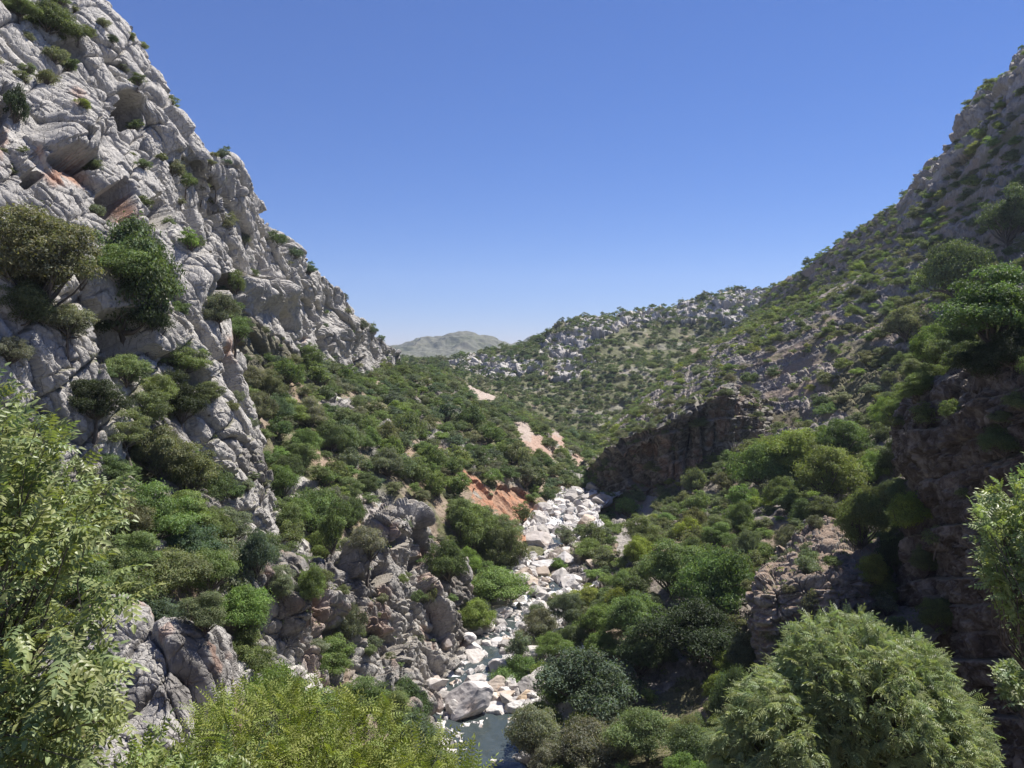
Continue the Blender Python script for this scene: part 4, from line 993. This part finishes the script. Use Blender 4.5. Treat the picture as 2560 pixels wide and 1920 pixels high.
def merge(items, level, name, label, cat):
    """many far trees nobody could count, as one mesh"""
    Vs, Fs, Ts = [], [], []; off = 0
    for s, p, R, c in items:
        V, f, t = lod(level, int(rng.integers(6)))[3]
        a = rng.uniform(0, 6.28); ca, sa = math.cos(a), math.sin(a); h = R * rng.uniform(.8, 1.05)
        q = np.stack([(V[:, 0] * ca - V[:, 1] * sa) * R, (V[:, 0] * sa + V[:, 1] * ca) * R, V[:, 2] * h - .3 * R], -1) + p
        Vs.append(q); Fs.append(f + off); off += len(V); col = np.array(jcol(c)); Ts.append(t * col[None])
    if not Vs: return
    o = link(name, mesh_np(name, np.concatenate(Vs), np.concatenate(Fs), LEAF, False, {"tint": np.concatenate(Ts)}), kind='stuff', label=label, category=cat)
    o.color = (1, 1, 1, 1)
merge([x for x in rest if x[0] * F * 2 > 34], 'B', 'woodland', 'mass of small oaks and scrub between the larger trees of the slopes', 'scrub')
merge([x for x in rest if x[0] * F * 2 <= 34], 'C', 'distant_woodland', 'dotted far off oak scrub covering the valley sides', 'scrub')

# low ground cover: tufts and cushions between the trees
def tufts():
    Vs, Fs, Ts = [], [], []; off = 0; r = np.random.default_rng(5)
    for who, n_ in (('wooded_slope', 5200), ('mountainside', 9000), ('outcrop', 500), ('cliff', 700), ('riverbed', 500), ('rock_shelf', 260), ('rock_wall', 500)):
        g, n2, m = PATCH[who]
        area = np.linalg.norm(np.cross(np.gradient(g, axis=1), np.gradient(g, axis=0)), axis=-1) / (g[..., 1] ** 1.2); 
        if who == 'riverbed': area[:, 70:190] = 0
        area = area.ravel() / area.sum()
        pk = r.choice(area.size, n_, p=area); G = g.reshape(-1, 3)[pk]; px, py = proj(G)
        ok = (px > -30) & (px < 2590) & (py < 1960) & (G[:, 1] > 30) & ~poly_any(px, py, SCARS + SCREE + GRAVEL)
        if n2 is not None: ok &= n2.reshape(-1, 3)[pk][:, 2] > (.6 if who in ('cliff', 'outcrop') else .3)
        if who == 'cliff': ok &= py > 700
        for p in G[ok]:
            k = 26 if p[1] < 160 else 14; R = r.uniform(.22, .6) * (1 if p[1] < 200 else 1.5)
            d = r.normal(size=(k, 3)); d[:, 2] = np.abs(d[:, 2]); d /= np.linalg.norm(d, axis=1, keepdims=True)
            V, f, t = leaves(p + d * R * [1, 1, .7], d + r.normal(0, .4, (k, 3)), R * (.24 if k > 20 else .34), .4, r)
            c = np.array(COL[['olive', 'mid', 'grey', 'yellow', 'bright', 'dark'][r.integers(6)]]) * r.uniform(.8, 1.2)
            t[:, :3] *= c; Vs.append(V); Fs.append(f + off); Ts.append(t); off += len(V)
    o = link("ground_cover", mesh_np("ground_cover", np.concatenate(Vs), np.concatenate(Fs), LEAF, False, {"tint": np.concatenate(Ts)}), kind='stuff', label='low tufts and cushions growing between rocks and trees', category='ground cover')
    o.color = (1, 1, 1, 1)
tufts()

# ------------------------------------------------------------------ boulders
def ico(sub):
    import bmesh
    bm = bmesh.new(); bmesh.ops.create_icosphere(bm, subdivisions=sub, radius=1)
    v = np.array([x.co[:] for x in bm.verts]); f = np.array([[q.index for q in x.verts] for x in bm.faces]); bm.free(); return v, f
IV, IF = ico(4); IV3, IF3 = ico(2)
def boulder_mesh(seed, v, f, cuts=14, rough=.03):
    r = np.random.default_rng(seed); p = v.copy()
    for k in range(cuts):
        n = r.normal(size=3); n /= np.linalg.norm(n); d = r.uniform(.42, .8)
        e = np.maximum(0, p @ n - d); p = p - e[:, None] * n * .96
    p = p * (1 + .05 * fbm(p + seed, .7, 3, seed)[:, None]) + rough * np.stack([fbm(p + seed, .22, 3, seed + 1)] * 3, -1) * v
    return p / np.abs(p).max(0)
BM = [mesh_np("boulder", boulder_mesh(400 + k, IV, IF), IF, BOULD, False) for k in range(9)]
BMs = [boulder_mesh(420 + k, IV3, IF3, 9, .02) for k in range(6)]
def boulder_px(cx, cy, wpx, hpx, label, var, tint=(1, 1, 1), rz=None, tilt=0, depth=1.0, group=None):
    hit, n, who = cast(cx, cy + hpx * .25)
    if not hit: return
    Y = hit.y; w_ = wpx / F * Y; h_ = hpx / F * Y
    o = link("boulder", BM[var % 9], label=label, category="boulder", group=group)
    o.location = hit + Vector((0, .15 * w_, h_ * .12)); o.scale = (w_ * .54, w_ * .5 * depth, h_ * .60)
    o.rotation_euler = (rng.normal(0, .1), tilt, rz if rz is not None else rng.uniform(-.3, .3)); o.color = (*tint, 1)
for a in [
    (1165, 1765, 150, 95, 'largest pale slab boulder sloping into the dark pool', 0, (.97, .95, .95), .1, -.35, .8),
    (1243, 1672, 60, 56, 'pointed grey boulder upstream of the dam', 1, (.88, .86, .86)), (1238, 1712, 66, 40, 'brownish layered boulder behind the dam', 2, (.72, .64, .56)),
    (1277, 1708, 46, 38, 'white boulder right of the brownish layered one', 3), (1233, 1752, 44, 44, 'white boulder with an orange foot right of the largest slab', 4, (1, .9, .8)),
    (1243, 1782, 66, 52, 'angular white boulder at the pool edge right of the largest slab', 5), (1288, 1768, 54, 48, 'square white boulder at the right end of the dam', 6),
    (1272, 1738, 52, 30, 'low white boulder in the middle of the dam', 7), (1318, 1690, 48, 44, 'grey boulder against the right bank above the dam', 8, (.75, .75, .76)),
    (1312, 1742, 46, 30, 'ochre boulder beside the right bank oak', 2, (.85, .68, .5)), (1178, 1626, 52, 38, 'blocky white boulder in the white water', 1),
    (1242, 1610, 54, 26, 'flat white boulder in the middle of the stream', 3), (1212, 1606, 54, 20, 'brown topped flat boulder left of the flat white one', 4, (.8, .68, .58)),
    (1356, 1412, 66, 34, 'long pale block by the small weir', 6), (1408, 1401, 56, 44, 'tall rounded grey boulder beside the long pale block', 8, (.85, .84, .84)),
    (1424, 1455, 66, 34, 'wedge boulder sloping to the upper pool', 0), (1348, 1352, 74, 44, 'split boulder with a dark hollow near the scar foot', 5, (.8, .75, .72)),
    (1333, 1526, 58, 28, 'pale flat boulder at the bend of the stream', 7), (1322, 1548, 46, 16, 'low slab at the stream bend', 3), (1440, 1312, 44, 24, 'white boulder high up the stream', 2),
    (1172, 1593, 38, 18, 'white boulder at the foot of the outcrop', 1), (1192, 1788, 32, 18, 'small boulder touching the pool beside the largest slab', 5),
    (1373, 1452, 26, 20, 'small boulder in the upper pool', 4), (1252, 1812, 20, 9, 'stone awash in the dark pool', 6), (1094, 1766, 30, 40, 'brown boulder left of the largest slab', 8, (.62, .54, .5)),
    (1262, 1648, 50, 22, 'pale boulder above the pointed grey one', 0), (1300, 1655, 40, 26, 'pale boulder near the right bank above the pointed grey one', 3), (1225, 1652, 40, 20, 'low pale boulder left of the pointed grey one', 6),
    (1113, 1612, 34, 40, 'dark boulder at the outcrop foot beside the white water', 8, (.55, .5, .48)), (1400, 1270, 40, 20, 'pale boulder near the mouth of the gorge', 2),
    (1470, 1290, 50, 24, 'white boulder under the shaded rock wall', 1), (1380, 1490, 40, 18, 'pale boulder on the right of the lower rapids', 4),
]: boulder_px(*a)
# loose boulders along the bed; the smallest stones together
rb = np.random.default_rng(9); g, _, _ = PATCH['riverbed']; cnt = 0; SV, SF = [], []; off = 0
pos = []
for k in range(4600):
    i = int(rb.beta(1.1, 1.4) * 600) + 8; j = int(np.clip(rb.normal(130, 48), 36, 224)); p = g[i, j]; Y = p[1]
    px, py = proj(p)
    if 1790 < py < 1990 and abs(j - 130) < 75: continue
    mid_ = abs(j - 130) < 26
    if mid_ and rb.random() < .62: continue
    R = min(.26 * rb.pareto(1.9) + .2, 1.9) * (1 + .35 * (Y > 150))
    pos.append((R / Y, p, R, px, py, j))
pos.sort(key=lambda a: -a[0])
for s, p, R, px, py, j in pos:
    tint = np.array([1, 1, 1]) * rb.uniform(.6, .98) * np.array([1, .972, .94]) * (np.array([1, .88, .76]) if rb.random() < .18 else 1)
    if cnt < 250:
        zone_ = 'below the outcrop' if py > 1580 else 'at the stream bend' if py > 1470 else 'near the small weir' if py > 1370 else 'in the upper bed'
        side = 'left side' if j < 104 else 'right side' if j > 156 else 'middle'
        kind_ = 'ochre tinted' if tint[2] < tint[0] * .9 else 'pale grey' if tint[0] < .9 else 'whitish'
        sz = 'big' if s > .012 else 'medium' if s > .007 else 'small'
        o = link("boulder", BM[rb.integers(9)], label='', category="boulder", group=f"loose boulders {zone_}"); NAMED.append((o, px, f"{sz} {kind_} boulder {zone_}, {side.replace('middle', 'midstream')}, {'back' if (py * .02) % 1 < .5 else 'front'} row"))
        o.location = Vector(p) + Vector((0, 0, R * .2)); o.scale = (R * rb.uniform(.8, 1.2), R * rb.uniform(.8, 1.2), R * rb.uniform(.5, .85))
        o.rotation_euler = (rb.normal(0, .25), rb.normal(0, .25), rb.uniform(0, 6.28)); o.color = (*tint, 1); cnt += 1
    else:
        v = BMs[rb.integers(6)] * R * rb.uniform(.6, 1.2, 3); a = rb.uniform(0, 6.28)
        v = np.stack([v[:, 0] * math.cos(a) - v[:, 1] * math.sin(a), v[:, 0] * math.sin(a) + v[:, 1] * math.cos(a), v[:, 2]], -1) + p + [0, 0, R * .2]
        SV.append(v); SF.append(IF3 + off); off += len(v)
o = link("river_stones", mesh_np("river_stones", np.concatenate(SV), np.concatenate(SF), BOULD, False), kind='stuff', label='white cobbles and stones strewn over the stream bed', category='stones')

# ------------------------------------------------------------------ foreground plants with real leaves
def leaflet_template(n_pairs, leaf, width, rach, curl=.25, droop=.2):
    """one compound leaf along +X: verts, quads; leaflets folded along the midrib"""
    V, Q = [], []
    def leaflet(o, d, nrm, L, W):
        d = d / np.linalg.norm(d); s = np.cross(nrm, d); s /= np.linalg.norm(s)
        b = len(V); m1 = o + d * L * .45 - nrm * L * curl * .25; m2 = o + d * L - nrm * L * curl
        V.extend([o, o + d * L * .32 + s * W + nrm * W * .3, m1, o + d * L * .32 - s * W + nrm * W * .3, o + d * L * .72 + s * W * .72 - nrm * L * curl * .35, m2, o + d * L * .72 - s * W * .72 - nrm * L * curl * .35])
        Q.extend([[b, b + 1, b + 2, b + 3], [b + 1, b + 4, b + 5, b + 2], [b + 2, b + 5, b + 6, b + 3]])
    up = np.array([0, 0, 1.])
    for k in range(n_pairs):
        t = (k + 1) / (n_pairs + 1); o = np.array([rach * t, 0, -droop * rach * t * t])
        for s in (-1, 1): leaflet(o, np.array([.45, s, -.15]), up, leaf * (1.05 - .4 * abs(t - .4)), width)
    leaflet(np.array([rach, 0, -droop * rach]), np.array([1, 0, -.3]), up, leaf, width)
    b = len(V); V.extend([np.array([0, -.002, .001]), np.array([0, .002, .001]), np.array([rach, .001, -droop * rach]), np.array([rach, -.001, -droop * rach])]); Q.append([b, b + 1, b + 2, b + 3])
    return np.array(V), np.array(Q)

def stamp(tmpl, O, D, U, S, r, lo=.7, hi=1.3, warm=.1):
    """place the template at origins O, heading D, up U, scale S"""
    V, Q = tmpl; n = len(O); D = D / np.linalg.norm(D, axis=1, keepdims=True)
    Sd = np.cross(U, D); Sd /= np.linalg.norm(Sd, axis=1, keepdims=True) + 1e-9; U = np.cross(D, Sd)
    W = O[:, None] + S[:, None, None] * (V[None, :, 0:1] * D[:, None] + V[None, :, 1:2] * Sd[:, None] + V[None, :, 2:3] * U[:, None])
    f = Q[None] + (np.arange(n) * len(V))[:, None, None]
    b = r.uniform(lo, hi, (n, 1, 1)) * r.uniform(.88, 1.12, (n, len(V), 1)); w_ = r.uniform(-warm, warm, (n, 1, 1))
    t = np.concatenate([b * (1 + w_), b, b * (1 - w_), np.ones_like(b)], -1)
    return W.reshape(-1, 3), f.reshape(-1, 4), t.reshape(-1, 4)

def leafy_plant(name, label, cat, root, tips, per, tmpl, size, color, r, heading, mat, twig=.006, limb=.05, spread=.5, hubs=8, reach=.5):
    """skeleton root -> hubs -> tips, with compound leaves set along the last part of every twig"""
    tips = np.asarray(tips); root = np.asarray(root, float)
    hid = r.choice(len(tips), hubs, replace=False); H = tips[hid] * .55 + root * .45 + r.normal(0, .15, (hubs, 3))
    near = np.argmin(((tips[:, None] * .8 + root * .2 - H[None]) ** 2).sum(-1), 1)
    paths = [(bend(root, h, 7, .06, r), np.linspace(limb, limb * .35, 7)) for h in H]
    O, D = [], []
    for t, k in zip(tips, near):
        pth = bend(H[k], t, 6, .08, r); paths.append((pth, np.linspace(limb * .25, twig * .4, 6)))
        ax = t - H[k]; L = np.linalg.norm(ax); ax = ax / L; hd = heading(t)
        for q in range(per):
            u = 1 - r.random() ** 1.6 * min(.9, reach / L * 1.0)
            o = H[k] + (pth[-1] - H[k]) * u + r.normal(0, .02, 3) * size
            O.append(o); D.append(ax * .6 + hd + r.normal(0, spread, 3))
    O = np.array(O); D = np.array(D); U = np.array([[0, -.35, 1.]]) + r.normal(0, .35, (len(O), 3))
    e = link(name, None, label=label, category=cat); e.location = root
    V, f, t = stamp(tmpl, O - root, D, U, size * r.uniform(.7, 1.25, len(O)), r)
    a = link("foliage", mesh_np("foliage", V, f, mat, False, {"tint": t}), e); a.color = (*color, 1)
    tv, tf = tubes([(np.asarray(p) - root, rr) for p, rr in paths], 5)
    link("branches", mesh_np("branches", tv, tf, BARK, True), e)
    return e

def tips_in(poly, n, y0, y1, r, layer=None):
    xs = [p[0] for p in poly]; ys = [p[1] for p in poly]; out = []
    while len(out) < n:
        x = r.uniform(min(xs), max(xs)); y = r.uniform(min(ys), max(ys))
        if inpoly(np.array(x), np.array(y), poly): out.append(P(x, y, layer(x, y, r) if layer else r.uniform(y0, y1)))
    return np.array(out)

rf = np.random.default_rng(21)
PIN = leaflet_template(4, .062, .0165, .21)
POLY_A = [(-160, 930), (20, 945), (80, 985), (120, 1050), (175, 1120), (240, 1180), (290, 1220), (300, 1290), (260, 1330), (200, 1370), (170, 1390), (90, 1400), (-160, 1430)]
POLY_B = [(-160, 1500), (20, 1500), (110, 1540), (230, 1590), (280, 1650), (270, 1740), (330, 1790), (240, 1850), (260, 1960), (-160, 1990)]
POLY_C = [(235, 1440), (300, 1450), (330, 1500), (270, 1530), (230, 1500)]
tipsA = np.concatenate([tips_in(POLY_A, 230, 5.0, 8.0, rf), tips_in(POLY_B, 200, 4.4, 7.0, rf), tips_in(POLY_C, 8, 5, 6, rf), tips_in([(-100, 1400), (160, 1400), (120, 1520), (-100, 1520)], 30, 6, 8, rf)])
leafy_plant("ash_tree", "leafy ash like tree reaching in from the left edge close to the camera", "tree", P(-420, 2500, 6.6), tipsA, 8, PIN, 0.86, (.21, .245, .10), rf,
            lambda t: np.array([.35, -.2, -.05]), GLOSSY, .006, .06, .55, 12, .55)
# feathery bright green shrub along the bottom edge
FEA = leaflet_template(7, .045, .008, .26, .15, .35)
POLY_D = [(250, 1960), (360, 1890), (440, 1820), (500, 1770), (590, 1725), (700, 1715), (800, 1705), (880, 1745), (960, 1760), (1010, 1830), (1080, 1835), (1160, 1880), (1210, 1950), (1210, 2050), (250, 2050)]
def layD(x, y, r): return 12.5 - (y - 1700) / 300 * 2.5 + r.uniform(-.4, 1.0)
tipsD = tips_in(POLY_D, 520, 0, 0, rf, layD)
leafy_plant("feathery_shrub", "bright yellow green feathery shrub along the bottom edge", "shrub", P(720, 2750, 12.0), tipsD, 7, FEA, 1.25, (.225, .262, .066), rf,
            lambda t: np.array([.1, -.3, .35]), LEAF, .006, .09, .7, 16, .5)
tipsD2 = tips_in([(300, 1900), (420, 1830), (640, 1900), (640, 2000), (280, 2000)], 50, 8.2, 9.2, rf)
leafy_plant("ash_sapling", "ash like sapling in front of the left part of the feathery shrub", "sapling", P(430, 2700, 8.4), tipsD2, 6, PIN, 1.1, (.215, .26, .09), rf,
            lambda t: np.array([.1, -.2, .3]), GLOSSY, .006, .04, .6, 6, .4)
# the willow like dome at lower right
WIL = leaflet_template(5, .13, .014, .28, .35, .45)
def dome(cx, cy, rx, ry, Y, dY, n, r, lowcut=-.5):
    out = []; c = P(cx, cy, Y); s = Y / F
    while len(out) < n:
        d = r.normal(size=3); d /= np.linalg.norm(d)
        if d[2] < lowcut or d[1] > .5: continue
        q = 1 + .07 * math.sin(5 * d[0] + 3 * d[2]) + .05 * math.sin(11 * d[0] + 1) + r.normal(0, .025)
        out.append(c + np.array([d[0] * rx * s, d[1] * dY, d[2] * ry * s]) * q * (1 if r.random() < .75 else r.uniform(.8, .97)))
    return np.array(out)
tipsE = np.concatenate([dome(2145, 1795, 262, 245, 24, 3.0, 1100, rf), dome(1945, 1880, 150, 180, 23, 2.0, 440, rf), dome(2300, 1850, 160, 170, 24.5, 2.2, 350, rf)])
leafy_plant("willow_tree", "domed pale green tree with narrow drooping leaves at lower right", "tree", P(2130, 2350, 25.5), tipsE, 7, WIL, 1.0, (.29, .335, .175), rf,
            lambda t: np.array([(t[0] - 10) * .12, -.45, -.25]), GLOSSY, .012, .16, .5, 20, .8)
POLY_F = [(2445, 1240), (2480, 1200), (2540, 1170), (2700, 1150), (2700, 1900), (2600, 1900), (2540, 1560), (2500, 1500), (2450, 1430), (2430, 1330)]
tipsF = tips_in(POLY_F, 330, 14, 16.5, rf)
leafy_plant("pistachio_tree", "sunlit leafy tree cut by the right edge beside the dark cliff", "tree", P(2850, 2350, 16), tipsF, 8, leaflet_template(4, .085, .02, .24), 1.0, (.24, .29, .12), rf,
            lambda t: np.array([-.35, -.3, .1]), GLOSSY, .008, .1, .55, 12, .8)
tipsG = tips_in([(2490, 1660), (2560, 1640), (2620, 1700), (2560, 1740), (2500, 1730)], 40, 17, 18, rf)
leafy_plant("laurel_bush", "small pale leafed bush low at the right edge", "bush", P(2700, 2000, 18), tipsG, 8, leaflet_template(3, .09, .022, .18), 1.0, (.24, .29, .16), rf,
            lambda t: np.array([-.3, -.3, .3]), GLOSSY, .008, .04, .6, 4, .4)
settle()

# ------------------------------------------------------------------ air
def haze():
    m = bpy.data.materials.new("haze"); m.use_nodes = True; n = m.node_tree
    n.nodes.remove(n.nodes["Principled BSDF"]); v = n.nodes.new("ShaderNodeVolumePrincipled")
    v.inputs["Color"].default_value = (.72, .84, 1, 1); v.inputs["Density"].default_value = HAZE; v.inputs["Anisotropy"].default_value = .2
    n.links.new(v.outputs[0], n.nodes["Material Output"].inputs["Volume"])
    x0, x1, y0, y1, z0, z1 = -3500, 3500, -900, 4600, -520, 420
    c = np.array([(x, y, z) for x in (x0, x1) for y in (y0, y1) for z in (z0, z1)], float)
    f = np.array([[0, 1, 3, 2], [4, 6, 7, 5], [0, 4, 5, 1], [2, 3, 7, 6], [0, 2, 6, 4], [1, 5, 7, 3]])
    o = link("haze", mesh_np("haze", c, f, m), kind='stuff', label='thin blue air over the valley', category='haze')
HAZE = 0.00007
haze()
